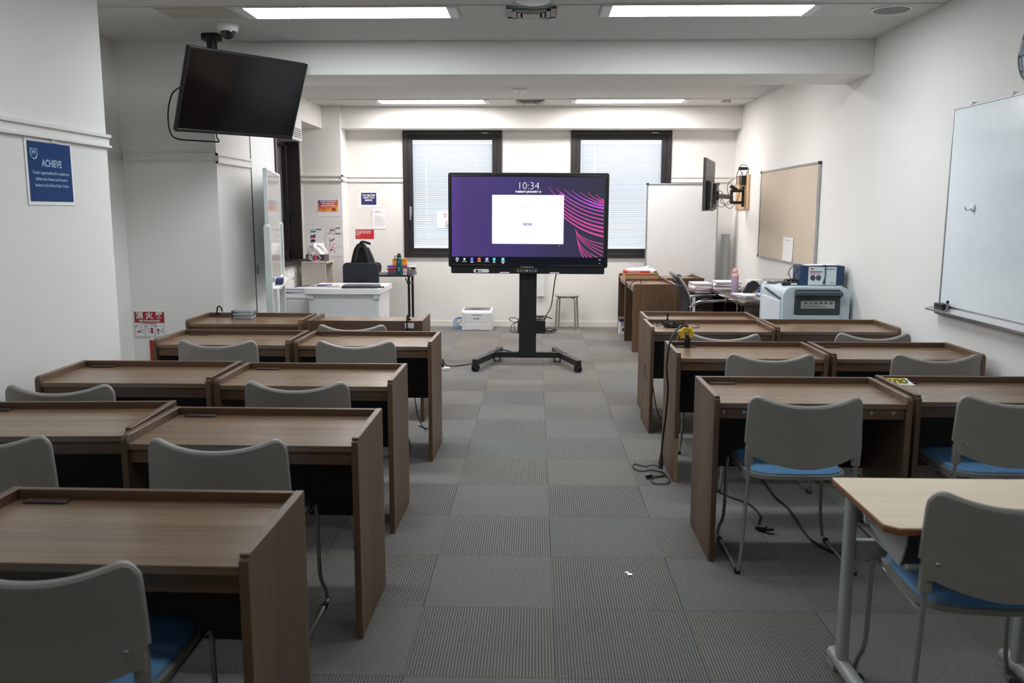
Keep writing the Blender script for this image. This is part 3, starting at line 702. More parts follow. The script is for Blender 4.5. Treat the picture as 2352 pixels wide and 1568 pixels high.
def ribbon(S_, C_, E_, wa, wb, mi):
    b = B(); n = 22; L_ = []; Rr = []
    for i in range(n+1):
        q = i/n; x = (1-q)**2*S_[0]+2*q*(1-q)*C_[0]+q*q*E_[0]; y = (1-q)**2*S_[1]+2*q*(1-q)*C_[1]+q*q*E_[1]
        dx = 2*(1-q)*(C_[0]-S_[0])+2*q*(E_[0]-C_[0]); dy = 2*(1-q)*(C_[1]-S_[1])+2*q*(E_[1]-C_[1]); l = math.hypot(dx, dy) or 1
        w = (wa+(wb-wa)*q)/2; nx, ny = -dy/l*w, dx/l*w
        x = min(x, 1190)
        L_.append(b.bm.verts.new((zx(min(1190, x+nx)), -.0048, zy(y+ny)))); Rr.append(b.bm.verts.new((zx(min(1190, x-nx)), -.0048, zy(y-ny))))
    for i in range(n): b._face([L_[i], L_[i+1], Rr[i+1], Rr[i]])
    obj('screen_curve', b, E_P[mi], scr, smooth=0)
for i, (a_, e_, c0) in enumerate((((798, 180), (858, 246), 0), ((852, 186), (910, 250), 0), ((850, 335), (1192, 525), 0), ((850, 315), (1192, 492), 0), ((850, 295), (1192, 465), 0), ((850, 270), (1192, 436), 1), ((855, 250), (1192, 408), 1), ((870, 230), (1192, 380), 1), ((880, 215), (1192, 352), 2), ((905, 195), (1192, 328), 2), ((960, 203), (1192, 308), 2), ((1018, 212), (1192, 292), 1), ((1072, 215), (1192, 281), 1), ((1130, 228), (1192, 271), 0))):
    k = .42; ribbon(a_, (a_[0]+k*(e_[0]-a_[0]), a_[1]+(.80 if i > 1 else .6)*(e_[1]-a_[1])), e_, 2 if i > 8 or i < 2 else 6, 4 if i < 2 else 14 if i < 5 or 8 < i < 11 else 8, c0)
for i, E_ in enumerate(((1189, 580), (1189, 608), (1189, 635), (1187, 664), (1150, 674), (1110, 675), (1078, 675), (1052, 675))):
    ribbon((990+i*1.5, 470+i*8), (1010+i*1, 545+i*8 if i < 4 else 600+i*5), E_, 1.5, 6, 0)
obj('dialog_window', B().prism(rrect(sx(1129), sx(1294.5), sz(559), sz(447), .006), -.0054, -.0050, 'y'), E_W, scr)
obj('dialog_button', B().prism(rrect(sx(1200.5), sx(1222), sz(516.6), sz(511), .011), -.0058, -.0055, 'y'), emis('button_lilac', (190, 172, 224), .9), scr)
text('Hello', .045, emis('text_pale', (206, 212, 208), 1.0), scr, (sx(1211.5), -.006, sz(472)))
text('Next', .012, E_W, scr, (sx(1211), -.0065, sz(513.8)))
text('10:34', .098, E_W, scr, (sx(1212.5), -.006, sz(427)), sx=.98, bold=-.0022)
text('TUESDAY JANUARY 13', .0245, E_W, scr, (sx(1212), -.006, sz(439.8)), bold=.0006)
icons = [(1047.5, (20, 22, 26), 'Menu'), (1064.5, (230, 232, 235), 'Applications'), (1082, (108, 120, 220), 'Screen\nSharing'), (1099, (236, 112, 70), 'Annotate'), (1117, (190, 170, 240), 'Whiteboard'), (1134, (80, 214, 214), 'Timer\nSpinner'), (1154.5, (120, 226, 226), 'Promethean\nScreen\nShare')]
for px, c_, nm in icons:
    s_ = 3.3 if px != 1064.5 else 2.3
    if px == 1047.5:
        obj('app_icon', B().tube([(sx(px)+.0135*math.cos(a), -.005, sz(595)+.0135*math.sin(a)) for a in [2*PI*k/16 for k in range(16)]], .0014, 5, smooth=0, closed=True).tube([(sx(px), -.005, sz(595)+.007), (sx(px)-.007, -.005, sz(595)-.007)], .0014, 5, smooth=0).tube([(sx(px), -.005, sz(595)+.007), (sx(px)+.007, -.005, sz(595)-.007)], .0014, 5, smooth=0), E_W, scr)
    else:
        obj('app_icon', B().prism(rrect(sx(px-s_), sx(px+s_), sz(595+s_), sz(595-s_), .004), -.0054, -.0048, 'y'), emis('icon_%d' % int(px), c_, 1.0), scr)
    text(nm, .0085, E_W, scr, (sx(px), -.0052, sz(600.3 + (nm.count(chr(10)))*1.0)), bold=.0002)
for q0, q1, q2, q3 in ((1377, 1382, 596, 593), (1378, 1381, 604, 602)): obj('tray_icon', B().box(sx(q0), sx(q1), -.0052, -.0048, sz(q2), sz(q3)), emis('tray_grey', (150, 155, 160), .8), scr)
text('x', .016, E_W, scr, (sx(1285), -.0052, sz(563)))
# stand
cx = -.0765+.08+.0  # column centre relative to root
obj('column', B().prism(rrect(-.085, .085, .10, .19, .006), .085, 1.2, 'z'), M_BLKM, t, loc=(.002, 0, 0))
obj('mount_plate', B().box(-.30, .30, .075, .10, 1.05, 1.65).box(-.33, -.27, .075, .10, .98, 1.7).box(.27, .33, .075, .10, .98, 1.7), M_BLKM, t, bev=.004)
def bx(px): return (px-1213.5)/232
b = B(); b.box(-.355, .355, .12, .18, .062, .118)
for s in (-1, 1):
    M_ = Matrix.Translation((s*.345, .15, .09)) @ Matrix.Rotation(s*R(-157), 4, 'Z')
    L_ = math.hypot(.155, .48)
    a = math.atan2(s*.155, .48)
    Mf = Matrix.Translation((s*.335, .15, .09)) @ Matrix.Rotation(a, 4, 'Z')
    b.box(-.028, .028, -L_, .02, -.028, .028, M=Mf)
    Mb = Matrix.Translation((s*.335, .15, .09)) @ Matrix.Rotation(-s*R(-10), 4, 'Z')
    b.box(-.028, .028, -.02, .32, -.028, .028, M=Mb)
obj('base_frame', b, M_BLKM, t, bev=.004)
for s in (-1, 1):
    for k, (x, y, a) in enumerate(((s*.485, -.30, s*35), (s*.375, .43, s*-20))):
        c_ = obj('caster', B().box(-.016, .016, -.03, .02, .04, .066).cyl((0, 0, .05), (0, 0, .07), .014), M_BLKM, t, bev=.003, loc=(x, y, 0), rot=(0, 0, R(a)))
        obj('wheel', B().cyl((-.026, 0, .034), (-.007, 0, .034), .034, seg=24).cyl((.007, 0, .034), (.026, 0, .034), .034, seg=24).cyl((-.03, 0, .034), (.03, 0, .034), .008), M_RUB, c_, bev=.003)
for s in (-1, 1):
    x = s*.30
    obj('cable_loop', B().box(x-.035, x-.022, .125, .14, .025, .062).box(x+.022, x+.035, .125, .14, .025, .062).box(x-.035, x+.035, .125, .14, .02, .03), M_BLKM, t)
tag(obj('power_cable', B().tube([(.20, 8.36, .90), (.19, 8.6, .80), (.17, 9.2, .50), (.13, 10.0, .30), (.11, 10.45, .19)], .006, 8), M_CORD), 'thin black cable running down from the display to the black box at the wall', 'cable')
tag(obj('mains_cable', B().tube([(-.13, 8.43, .145), (-.20, 8.45, .11), (-.35, 8.46, .135), (-.50, 8.42, .06), (-.62, 8.36, .012), (-.76, 8.25, .008), (-.86, 8.14, .03), (-.885, 8.08, .10), (-.888, 8.06, .075)], .0055, 8), M_CORD), 'black cable lying on the carpet from display stand to power strip', 'cable')
t = thing('power_strip', 'white power strip on the carpet by the aisle desk', 'power strip', (-.93, 8.05, 0), R(8))
obj('body', B().box(-.14, .115, -.022, .022, 0, .028), M_WHITE, t, bev=.006)
obj('black_plug', B().cyl((.045, 0, .028), (.045, 0, .07), .016, .010).box(.031, .059, -.012, .012, .026, .045), M_BLK, t, bev=.002)
obj('clear_plug', B().box(-.02, .012, -.012, .012, .028, .06), mat('clear_plastic', (205, 208, 212), .2, trans=.6), t, bev=.003)

# ------------------------------------------------------------------ along the back wall
t = thing('laser_printer', 'small white laser printer on the floor below the back window', 'printer', (-.742, 10.78, 0))
b = B().prism([(0, .0), (.32, .0), (.32, .262), (.03, .262), (.0, .235)], -.195, .195, 'x')
obj('body', b, M_WHITE, t, bev=.012, seg=3)
obj('top_panel', B().prism(rrect(-.165, .165, .03, .27, .02), .262, .268), mat('printer_grey', (120, 122, 124), .5), t)
obj('paper_slot', B().box(-.105, .095, .15, .20, .2685, .2705), M_BLK, t)
obj('control_strip', B().box(-.07, .05, .045, .07, .268, .271), M_DGREY, t)
obj('front_door', B().box(-.155, .155, -.004, .002, .105, .225), M_WHITE, t, bev=.004)
obj('finger_grip', B().box(-.06, .055, -.006, .0, .198, .212), mat('printer_mid_grey', (150, 154, 158), .5), t, bev=.003)
obj('paper_drawer', B().box(-.155, .155, -.004, .002, .012, .098), M_WHITE, t, bev=.004)
obj('drawer_recess', B().prism([(-.06, .002), (.055, .002), (.045, .02), (-.05, .02)], -.0055, -.003, 'y'), MATS['printer_mid_grey'], t)
text('brother', .026, M_BLK, t, (-.005, -.0045, .156), bold=.0006)
t = thing('network_cable', 'coil of light blue network cable beside the small white printer', 'cable', (-.985, 10.98, 0))
b = B()
for k in range(4): b.tube([(.075*math.cos(a)*(1-.07*k)+.01*k, .02*k-.02+.03*math.sin(a), .075+.07*math.sin(a)*(1-.1*k)) for a in [2*PI*i/14 for i in range(14)]], .0045, 6, closed=True)
obj('coil', b, mat('cable_blue', (60, 130, 190), .5), t)
obj('black_lead', B().tube([(.05, -.02, .15), (.02, -.03, .10), (-.01, -.03, .05), (.03, -.03, .03), (.10, -.02, .04)], .004, 6), M_CORD, t)
t = thing('power_supply_box', 'black power supply box with loose cables behind the display column', 'power supply', (-.03, 10.66, 0))
obj('case', B().box(-.19, .155, -.09, .09, 0, .165), M_BLK, t, bev=.01)
obj('vent_slots', B().box(-.17, .13, -.092, -.089, .03, .045).box(-.17, .13, -.092, -.089, .06, .075), M_RUB, t)
def tangle(b, c, r, n, seed, rad=.004, flat=.45):
    rnd = random.Random(seed)
    for _ in range(n):
        p = []; a0 = rnd.random()*6.28; rr = r*(.45+.55*rnd.random()); ox, oy = (rnd.random()-.5)*r*.9, (rnd.random()-.5)*r*.6
        for k in range(9):
            a = a0+k*.75; q = rr*(.7+.5*rnd.random())
            p.append((c[0]+ox+q*math.cos(a), c[1]+oy+q*.6*math.sin(a), max(c[2]+rad, c[2]+r*flat*rnd.random())))
        b.tube(p, rad, 6, smooth=4)
    return b
obj('cables', tangle(tangle(B(), (.20, -.02, .0), .13, 5, 3), (.10, 0, .165), .11, 4, 5), M_CORD, t)
obj('side_cables', B().tube([(-.17, 0, .16), (-.25, -.02, .19), (-.30, -.03, .17), (-.24, -.02, .13), (-.19, 0, .14)], .005, 6).tube([(-.19, 0, .13), (-.26, -.02, .10), (-.28, -.04, .03), (-.24, -.05, .005)], .004, 6).tube([(-.22, 0, .12), (-.24, -.05, .06), (-.20, -.10, .01)], .004, 6), M_CORD, t)
tag(obj('cable_duct', B().box(.015, .115, YB-.035, YB-.001, .40, .98), M_WHITE, bev=.003), 'short white cable duct on the wall behind the display column', 'cable duct')
t = thing('round_stool', 'round grey metal stool against the back wall', 'stool', (.405, 10.98, 0))
obj('seat', B().lathe([(.13, .425), (.155, .428), (.165, .437), (.16, .447), (.12, .452), (.001, .452)], seg=36), mat('stool_seat_grey', (150, 150, 147), .5), t)
obj('seat_ring', B().tube([(.135*math.cos(a), .135*math.sin(a), .425) for a in [2*PI*i/24 for i in range(24)]], .010, 8, smooth=0, closed=True), M_STEEL, t)
for k in range(4):
    a = R(35+90*k); cs, sn = math.cos(a), math.sin(a)
    obj('leg', B().tube([(.06*cs, .06*sn, .418), (.13*cs, .13*sn, .415), (.155*cs, .155*sn, .395), (.162*cs, .162*sn, .34), (.18*cs, .18*sn, .008)], .0115, 10, smooth=4), M_STEEL, t)
# upright white partition board
t = thing('partition_board', 'tall upright white partition board standing in front of the back wall', 'partition', (1.815, 10.85, 0))
obj('panel', B().box(-.428, .428, -.012, .012, .12, 1.825), mat('board_white_satin', (222, 224, 224), .35), t)
b = B(); b.box(-.445, -.428, -.016, .016, .05, 1.845); b.box(.428, .445, -.016, .016, .05, 1.845); b.box(-.43, .43, -.016, .016, 1.825, 1.845); b.box(-.43, .43, -.016, .016, .10, .12)
obj('frame', b, M_ALU, t, bev=.002)
for s in (-1, 1):
    obj('corner_cap', B().box(-.016, .016, -.02, .02, -.014, .010), M_DGREY, t, bev=.003, loc=(s*.434, 0, 1.842))
    obj('foot', B().box(-.02, .02, -.20, .20, .0, .05), M_ALU, t, bev=.006, loc=(s*.436, 0, 0))
t = thing('plastic_tube_roll', 'clear plastic rolled sheet standing in the far corner', 'roll', (2.41, 11.06, 0))
obj('outer_roll', B().lathe([(.055, 0), (.055, 1.22), (.050, 1.22), (.050, .01)], seg=24), mat('frosted_film', (210, 212, 210), .3, trans=.35), t)
obj('inner_roll', B().tube([(-.02, .01, .01), (-.015, .01, 1.16)], .022, 12, smooth=0), mat('frosted_film_core', (196, 198, 196), .4), t)

# ------------------------------------------------------------------ sheets and signs
def sheet(name, label, cat, w, h, loc, rz, print_col=None, inset=None, pins=(), curl=0.0, group=None, sheetm=None):
    t = thing(name, label, cat, loc, rz, group)
    def f(u, v): return Vector(((u-.5)*w, -.0006-curl*(abs(2*v-1)**3)*(1 if v < .5 else .3), (v-.5)*h))
    obj('paper', B().grid(f, 6, 10), sheetm or M_PAPER, t, solid=.0006)
    if print_col:
        x0, x1, z0, z1 = inset
        obj('printed_area', B().box(x0, x1, -.0034-curl*.1, -.003, z0, z1), print_col, t)
    for px, pz, pc in pins: obj('pin', B().lathe([(.005, 0), (.005, .006), (.001, .008)], seg=10), pc, t, loc=(px, -.002, pz), rot=(PI/2, 0, 0))
    return t
# blue poster on the near wall (normal +X)
M_PBLUE = mat('poster_blue', (6, 56, 112), .6, spec=.15, noise=(7, .22))
t = sheet('blue_poster', 'dark blue laminated poster headed ACHIEVE on the near wall', 'poster', .44, .335, (XL+.003, 4.505, 1.700), R(90), M_PBLUE, (-.20, .20, -.148, .152))
M_PTXT = mat('poster_pale_blue', (150, 190, 214), .5)
text('ACHIEVE', .051, M_PTXT, t, (.01, -.0045, .045), bold=.0012, sx=.92)
text('Create opportunities for students to\nachieve the dreams and become\nleaders in the field of their choice', .0235, M_PTXT, t, (.0, -.0045, -.035), sx=.98, lsp=1.35, bold=.0003)
obj('crest', B().tube([(-.178, -.0045, .118), (-.182, -.0045, .085), (-.165, -.0045, .066), (-.14, -.0045, .066), (-.124, -.0045, .085), (-.127, -.0045, .118)], .0045, 6).tube([(-.163, -.0045, .118), (-.163, -.0045, .085)], .004, 6, smooth=0).tube([(-.143, -.0045, .118), (-.143, -.0045, .085)], .004, 6, smooth=0).tube([(-.163, -.0045, .097), (-.143, -.0045, .097)], .004, 6, smooth=0), M_PTXT, t)
obj('tape', B().box(.02, .08, -.005, -.0035, .155, .172), mat('tape_clear', (206, 216, 216), .2), t)
# fire extinguisher sign
M_RED = mat('sign_red', (158, 28, 42), .45)
t = thing('fire_extinguisher_sign', 'red and white fire extinguisher sign with three pictograms on the recess wall', 'sign', (-3.105, 6.775, .60))
obj('plate', B().box(-.125, .125, -.006, 0, -.105, .105), M_WHITE, t, bev=.001)
obj('red_header', B().box(-.121, .121, -.0075, -.006, .012, .101), M_RED, t)
text('消', .062, M_WHITE, t, (-.080, -.0082, .068), bold=.0016); text('火', .062, M_WHITE, t, (.0, -.0082, .068), bold=.0016); text('器', .062, M_WHITE, t, (.080, -.0082, .068), bold=.0016)
text('FIRE EXTINGUISHER', .019, M_WHITE, t, (0, -.0082, .026), bold=.0006)
text('使用方法 OPERATION', .011, MATS['sign_red'], t, (0, -.0068, .003), bold=.0003)
for k in range(3):
    x = -.081+.081*k
    b = B(); b.box(x-.0375, x+.0375, -.0068, -.006, -.012, -.0105); b.box(x-.0375, x+.0375, -.0068, -.006, -.0985, -.097); b.box(x-.0385, x-.037, -.0068, -.006, -.0985, -.0105); b.box(x+.037, x+.0385, -.0068, -.006, -.0985, -.0105)
    b.box(x-.036, x-.026, -.0068, -.006, -.024, -.013)
    obj('pictogram_border', b, mat('pictogram_grey', (120, 120, 120), .6), t)
    b = B(); c1 = B()
    if k == 0: c1.prism([(x-.025, -.062), (x-.005, -.050), (x-.005, -.066), (x-.018, -.072)], -.0075, -.0065, 'y'); b.tube([(x-.005, -.0065, -.052), (x+.03, -.0065, -.048)], .0015, 5, smooth=0).tube([(x-.005, -.0065, -.062), (x+.028, -.0065, -.070)], .0015, 5, smooth=0).tube([(x+.0, -.0065, -.035), (x+.018, -.0065, -.024)], .0012, 5, smooth=0)
    if k == 1: c1.prism(rrect(x+.006, x+.024, -.075, -.032, .006), -.0075, -.0065, 'y'); b.tube([(x+.02, -.0065, -.026), (x-.005, -.0065, -.036), (x-.025, -.0065, -.046)], .0015, 5).tube([(x-.02, -.0065, -.054), (x-.008, -.0065, -.064), (x+.004, -.0065, -.064)], .0015, 5)
    if k == 2: c1.prism(rrect(x-.024, x-.008, -.056, -.036, .004), -.0075, -.0065, 'y').box(x-.022, x-.016, -.0075, -.0065, -.072, -.056); b.tube([(x-.008, -.0065, -.055), (x+.01, -.0065, -.058), (x+.018, -.0065, -.05), (x+.018, -.0065, -.03)], .0015, 5).box(x-.022, x-.004, -.0075, -.0065, -.076, -.072).box(x+.02, x+.026, -.0072, -.0065, -.066, -.060)
    obj('pictogram_red', c1, M_RED, t); obj('pictogram_line', b, M_BLK, t)
obj('mounting_stem', B().box(.0, .025, -.004, 0, -.128, -.105), M_WHITE, t)
tag(obj('red_stripe', B().box(-3.105-.010, -3.105+.012, 6.768, 6.776, .0, .468), M_RED), 'red strip on the wall running down below the fire extinguisher sign', 'strip')
# notices on the corner column (front y 10.88) and back wall
PR, PK = mat('pin_red', (200, 50, 50), .4), mat('pin_grey', (90, 90, 90), .4)
YC = 10.879
def colr(name, c): return mat(name, c, .55)
t = sheet('poster_sunset', 'white sheet with an orange and purple sunset print and lettering on the column', 'poster', .30, .215, (-2.61, YC, 1.542), 0, None, None, ((.10, .11, PK),))
m = bpy.data.materials.new('sunset_print'); m.use_nodes = True; nt = m.node_tree; p = nt.nodes['Principled BSDF']
tc = nt.nodes.new('ShaderNodeTexCoord'); sp = nt.nodes.new('ShaderNodeSeparateXYZ'); nt.links.new(tc.outputs['Object'], sp.inputs[0])
nz = nt.nodes.new('ShaderNodeTexNoise'); nz.inputs['Scale'].default_value = 22; nt.links.new(tc.outputs['Object'], nz.inputs['Vector'])
ma = nt.nodes.new('ShaderNodeMath'); ma.operation = 'MULTIPLY_ADD'; ma.inputs[1].default_value = .05; nt.links.new(nz.outputs['Fac'], ma.inputs[0]); nt.links.new(sp.outputs[2], ma.inputs[2])
mx_ = nt.nodes.new('ShaderNodeMath'); mx_.operation = 'MULTIPLY_ADD'; mx_.inputs[1].default_value = -.25; nt.links.new(sp.outputs[0], mx_.inputs[0]); nt.links.new(ma.outputs[0], mx_.inputs[2])
mr = nt.nodes.new('ShaderNodeMapRange'); mr.inputs[1].default_value = -.02; mr.inputs[2].default_value = .13; nt.links.new(mx_.outputs[0], mr.inputs[0])
cr = nt.nodes.new('ShaderNodeValToRGB'); e = cr.color_ramp.elements; e[0].color = srgb(250, 200, 110); e[1].color = srgb(70, 60, 150); k = e.new(.35); k.color = srgb(238, 120, 60); k = e.new(.6); k.color = srgb(214, 84, 76)
nt.links.new(mr.outputs[0], cr.inputs[0]); nt.links.new(cr.outputs[0], p.inputs['Base Color']); p.inputs['Roughness'].default_value = .5
obj('printed_area', B().box(-.134, .115, -.0034, -.003, -.049, .093), m, t)
text('THE BEST PREPARATION\nFOR TOMORROW\nIS DOING YOUR BEST', .0235, M_PAPER, t, (-.01, -.004, .05), bold=.0008, sx=.80, lsp=1.15)
obj('figures', B().prism([(-.08, -.042), (-.074, -.01), (-.055, -.008), (-.05, -.042), (-.056, -.042), (-.06, -.02), (-.07, -.02), (-.074, -.042)], -.0038, -.0034, 'y').prism([(.03, -.042), (.035, -.005), (.06, -.0), (.085, -.006), (.09, -.042)], -.0038, -.0034, 'y'), colr('print_brick', (186, 70, 40)), t)
t = sheet('poster_believe', 'white sheet with a navy print reading YOU BECOME WHAT YOU BELIEVE', 'poster', .285, .215, (-2.167, YB-.001, 1.655), R(0), colr('print_navy', (44, 46, 104)), (-.100, .096, -.072, .079), ((-.13, .103, PK), (.118, .104, PR)))
text('YOU BECOME\nWHAT YOU\nBELIEVE.', .031, M_PAPER, t, (-.002, -.0045, .015), bold=.0011, sx=.86)
t = sheet('notice_map', 'pale pencil-drawn notice with a faint list, below the navy poster', 'notice', .18, .27, (-2.043, YB-.001, 1.404), R(0), None, None, ((-.09, .085, PK), (-.095, .05, PK)), .003)
b = B()
for i in range(9): b.box(-.055, .03+.02*((i*7) % 3), -.0042, -.0036, .03-i*.014, .0325-i*.014)
b.box(-.05, .0, -.0042, -.0036, .085, .098); b.tube([(.01, -.004, .105), (.02, -.004, .08), (.05, -.004, .09)], .0015, 5); b.tube([(.05, -.004, -.09), (.075, -.004, -.05), (.06, -.004, -.02)], .0014, 5)
obj('faint_lines', b, colr('print_faint', (196, 198, 204)), t)
t = sheet('poster_quote', 'white sheet with a red quotation print, above the black backpack', 'poster', .27, .215, (-2.238, YB-.001, 1.181), 0, colr('print_red', (190, 46, 44)), (-.116, .127, -.040, .085), ((-.14, .1, mat('pin_green', (60, 120, 110), .4)),))
text('"Don\'t let what you cannot\ndo interfere with what you\ncan do."', .0205, M_PAPER, t, (-.110, -.0045, .040), align='LEFT', bold=.0006, sx=.88, lsp=1.1)
text('- unknown', .011, M_PAPER, t, (-.105, -.0045, -.012), align='LEFT')
def diagram(loc, w, h, label, blocks, bars, lines):
    t = sheet('diagram_sheet', label, 'notice', w, h, loc, 0, None, None, (), group='printed seating diagrams')
    for c_, rects in blocks.items():
        b = B()
        for x0, x1, z0, z1 in rects: b.box(x0, x1, -.0040, -.0034, z0, z1)
        obj('printed_blocks', b, c_, t)
    b = B()
    for x0, x1, z in bars: b.box(x0, x1, -.0040, -.0034, z-.006, z+.006)
    if bars: obj('header_bar', b, colr('print_slate', (80, 112, 132)), t)
    b = B()
    for x0, x1, z in lines: b.box(x0, x1, -.0040, -.0034, z-.0012, z+.0012)
    if lines: obj('text_lines', b, colr('print_grey', (140, 144, 156)), t)
TE, CR, NV = colr('print_teal', (52, 150, 176)), colr('print_crimson', (190, 34, 60)), colr('print_indigo', (66, 80, 146))
diagram((-2.80, YC, 1.165), .225, .27, 'diagram sheet with teal and crimson blocks beside the dark window frame', {TE: [(-.055, .005, -.06, -.03), (-.055, .0, .07, .09), (-.055, -.048, -.01, .03)], CR: [(-.048, .0, -.043, -.02), (-.05, .002, .0, .035)], NV: [(-.006, .006, .0, .045), (-.0, .008, .07, .092)]}, [(.015, .085, .108)], [(.035, .08, .095), (-.08, .015, .108)])
diagram((-2.557, YC, 1.258), .205, .066, 'small diagram strip with a crimson bracket shape, above the tall diagram', {CR: [(-.045, .012, .0, .012), (-.02, -.012, -.01, .0)], NV: [(-.047, -.04, -.025, .0)], TE: [(.012, .018, -.025, .0)]}, [(.02, .085, .03)], [(-.08, .02, .03)])
diagram((-2.557, YC, 1.077), .205, .285, 'tall diagram sheet with crimson, teal and indigo blocks next to the backpack', {CR: [(-.04, -.005, .055, .068), (-.008, .004, .06, .085), (-.055, -.02, -.07, -.052), (-.03, -.012, -.035, -.022), (-.005, .006, .005, .018), (-.004, .006, -.048, -.04)], TE: [(-.058, -.03, .04, .055)], NV: [(-.058, -.052, -.03, .02), (-.058, -.054, .055, .09), (.0, .006, -.10, -.06), (-.058, -.054, -.10, -.075)]}, [(.02, .088, .142)], [(.04, .085, .0), (.03, .088, -.02), (.03, .088, -.035), (-.08, .02, .142)])
# notice on the blind, mostly hidden by the display
t = sheet('window_notice', 'white notice with red letters hung on the window blind, half hidden by the display', 'notice', .30, .22, (-1.13, YB-.022, 1.395), 0, None, None, ())
M_NR = mat('notice_red', (190, 50, 66), .6)
text('D', .062, M_NR, t, (-.045, -.004, .055)); text('C', .062, M_NR, t, (-.02, -.004, -.045))
obj('text_bars', B().box(-.045, .02, -.0045, -.0035, -.108, -.104).box(-.045, .02, -.004, -.003, -.085, -.079), M_BLK, t)
t = sheet('sticker_sheet', 'white sheet with a lime star and grey dots on the wall below the side window', 'notice', .42, .34, (-2.953, 10.35, .66), R(90), None, None, ())
obj('lime_star', B().prism([(-.02, .04), (.0, .05), (.06, .045), (.04, .025), (.07, .005), (.01, .015), (-.03, .005), (-.01, .025)], -.004, -.003, 'y'), colr('lime', (180, 206, 70)), t)
b = B()
for x, z in ((-.05, .11), (.06, .12), (.10, .09), (-.08, -.04), (.02, -.03), (.09, -.02), (.1, -.09), (.0, -.11)): b.cyl((x, -.004, z), (x, -.003, z), .009, seg=10)
obj('grey_dots', b, colr('dot_grey', (150, 150, 150)), t)
# ------------------------------------------------------------------ television side, far corner
t = thing('mobile_whiteboard', 'glossy whiteboard on a white wheeled frame, seen almost edge on near the pier', 'whiteboard')
A_, Z_ = Vector((-2.168, 6.92, 0)), Vector((-2.454, 8.24, 0)); L_ = (Z_-A_).length; t.location = A_; t.rotation_euler = (0, 0, math.atan2(Z_.y-A_.y, Z_.x-A_.x))
obj('board', B().box(.04, L_-.04, -.010, .010, .90, 1.822), mat('board_gloss', (226, 232, 230), .08, coat=.6), t)
b = B(); b.box(.02, L_-.02, -.016, .016, 1.822, 1.845); b.box(.02, L_-.02, -.016, .016, .875, .90)
obj('board_frame', b, M_WHITEM, t, bev=.003)
for x in (.0, L_):
    obj('upper_post', B().box(x-.016, x+.016, -.016, .016, 1.38, 1.838), M_PALEG, t, bev=.004)
    p_ = obj('lower_post', B().box(x-.032, x+.032, -.026, .026, .06, 1.38).cyl((x, 0, 1.37), (x, 0, 1.40), .03, .02), M_PALEG, t, bev=.005)
    obj('bolt', B().cyl((x, -.03, .60), (x, -.026, .60), .007).cyl((x, -.03, .56), (x, -.026, .56), .007), M_CHROME, p_)
    obj('foot', B().box(x-.025, x+.025, -.30, .035, .055, .095), M_WHITEM, t, bev=.006)
    for cy in (-.27, .005): obj('caster', B().cyl((x-.014, cy, .027), (x+.014, cy, .027), .027, seg=18).box(x-.018, x+.018, cy-.012, cy+.012, .03, .058), M_RUB, t)
obj('pen_tray', B().box(.05, L_-.05, -.085, -.012, .866, .874).box(.05, L_-.05, -.088, -.082, .866, .888), M_WHITEM, t, bev=.002)
obj('lower_bar', B().box(.03, L_-.03, -.014, .014, .20, .25), M_PALEG, t, bev=.003)
def on_board(x, y, z): return t.matrix_basis @ Vector((x, y, z))
ang = t.rotation_euler.z
q = thing('whiteboard_eraser', 'navy blue eraser block on the tray of the wheeled whiteboard', 'eraser', tuple(on_board(.45, -.048, .875)), ang)
obj('grip', B().box(-.075, .075, -.03, .03, .018, .055), mat('navy_plastic', (44, 48, 104), .5), q, bev=.008)
obj('felt', B().box(-.075, .075, -.028, .028, 0, .018), M_DGREY, q)

t = thing('white_desk', 'white laminate office desk with overhanging top', 'desk', (-1.955, 9.0, 0))
obj('desktop', B().box(-.40, .38, -.36, .36, .665, .722), M_WHITEM, t, bev=.003)
obj('back_panel', B().box(-.345, .345, -.29, -.265, .04, .664), M_WHITEM, t, bev=.002)
for s, x in ((-1, -.35), (1, .335)):
    obj('side_panel', B().box(x-.018, x+.018, -.30, .32, 0, .66), M_WHITEM, t, bev=.002)
    obj('corner_bracket', B().box(x-.035, x+.035, -.335, -.30, .615, .664), M_WHITE, t, bev=.003)
t = thing('laptop_sleeve', 'closed dark grey laptop lying on the white desk', 'laptop', (-1.80, 8.80, .722), R(3))
obj('base', B().prism(rrect(-.185, .185, -.12, .12, .015), .0, .014, 'z'), M_DGREY, t, bev=.003)
obj('lid', B().prism(rrect(-.185, .185, -.12, .12, .015), .0145, .026, 'z'), mat('laptop_dark', (70, 72, 80), .4, .3), t, bev=.003)
tag(obj('pointed_cable', B().tube([(-1.62, 8.78, .73), (-1.56, 8.76, .735), (-1.50-.07, 8.74, .727), (-1.64, 8.72, .727)], .005, 6), M_CORD), 'short dark cable end beside the closed laptop', 'cable')
t = thing('loose_papers', 'loose sheets and a marker at the left end of the white desk', 'papers', (-2.215, 8.88, .7225), R(5))
b = B()
for k, (x, y, a) in enumerate(((0, 0, 5), (.06, .05, -12), (-.05, .08, 20), (.16, -.05, 0))):
    b.box(-.10, .10, -.075, .075, .0015*k, .0015*k+.001, M=Matrix.Translation((x, y, 0)) @ Matrix.Rotation(R(a), 4, 'Z'))
obj('sheets', b, M_PAPER, t)
obj('marker', B().cyl((-.06, -.03, .017), (.05, .0, .017), .008, seg=10).cyl((.05, .0, .017), (.09, .01, .017), .006, seg=10), mat('marker_violet', (120, 70, 150), .4), t)
obj('charging_lead', B().tube([(-.28, -.12, .006), (-.16, -.03, .012), (-.05, -.08, .012), (.08, -.10, .012), (.18, -.05, .012)], .004, 6), M_CORD, t)

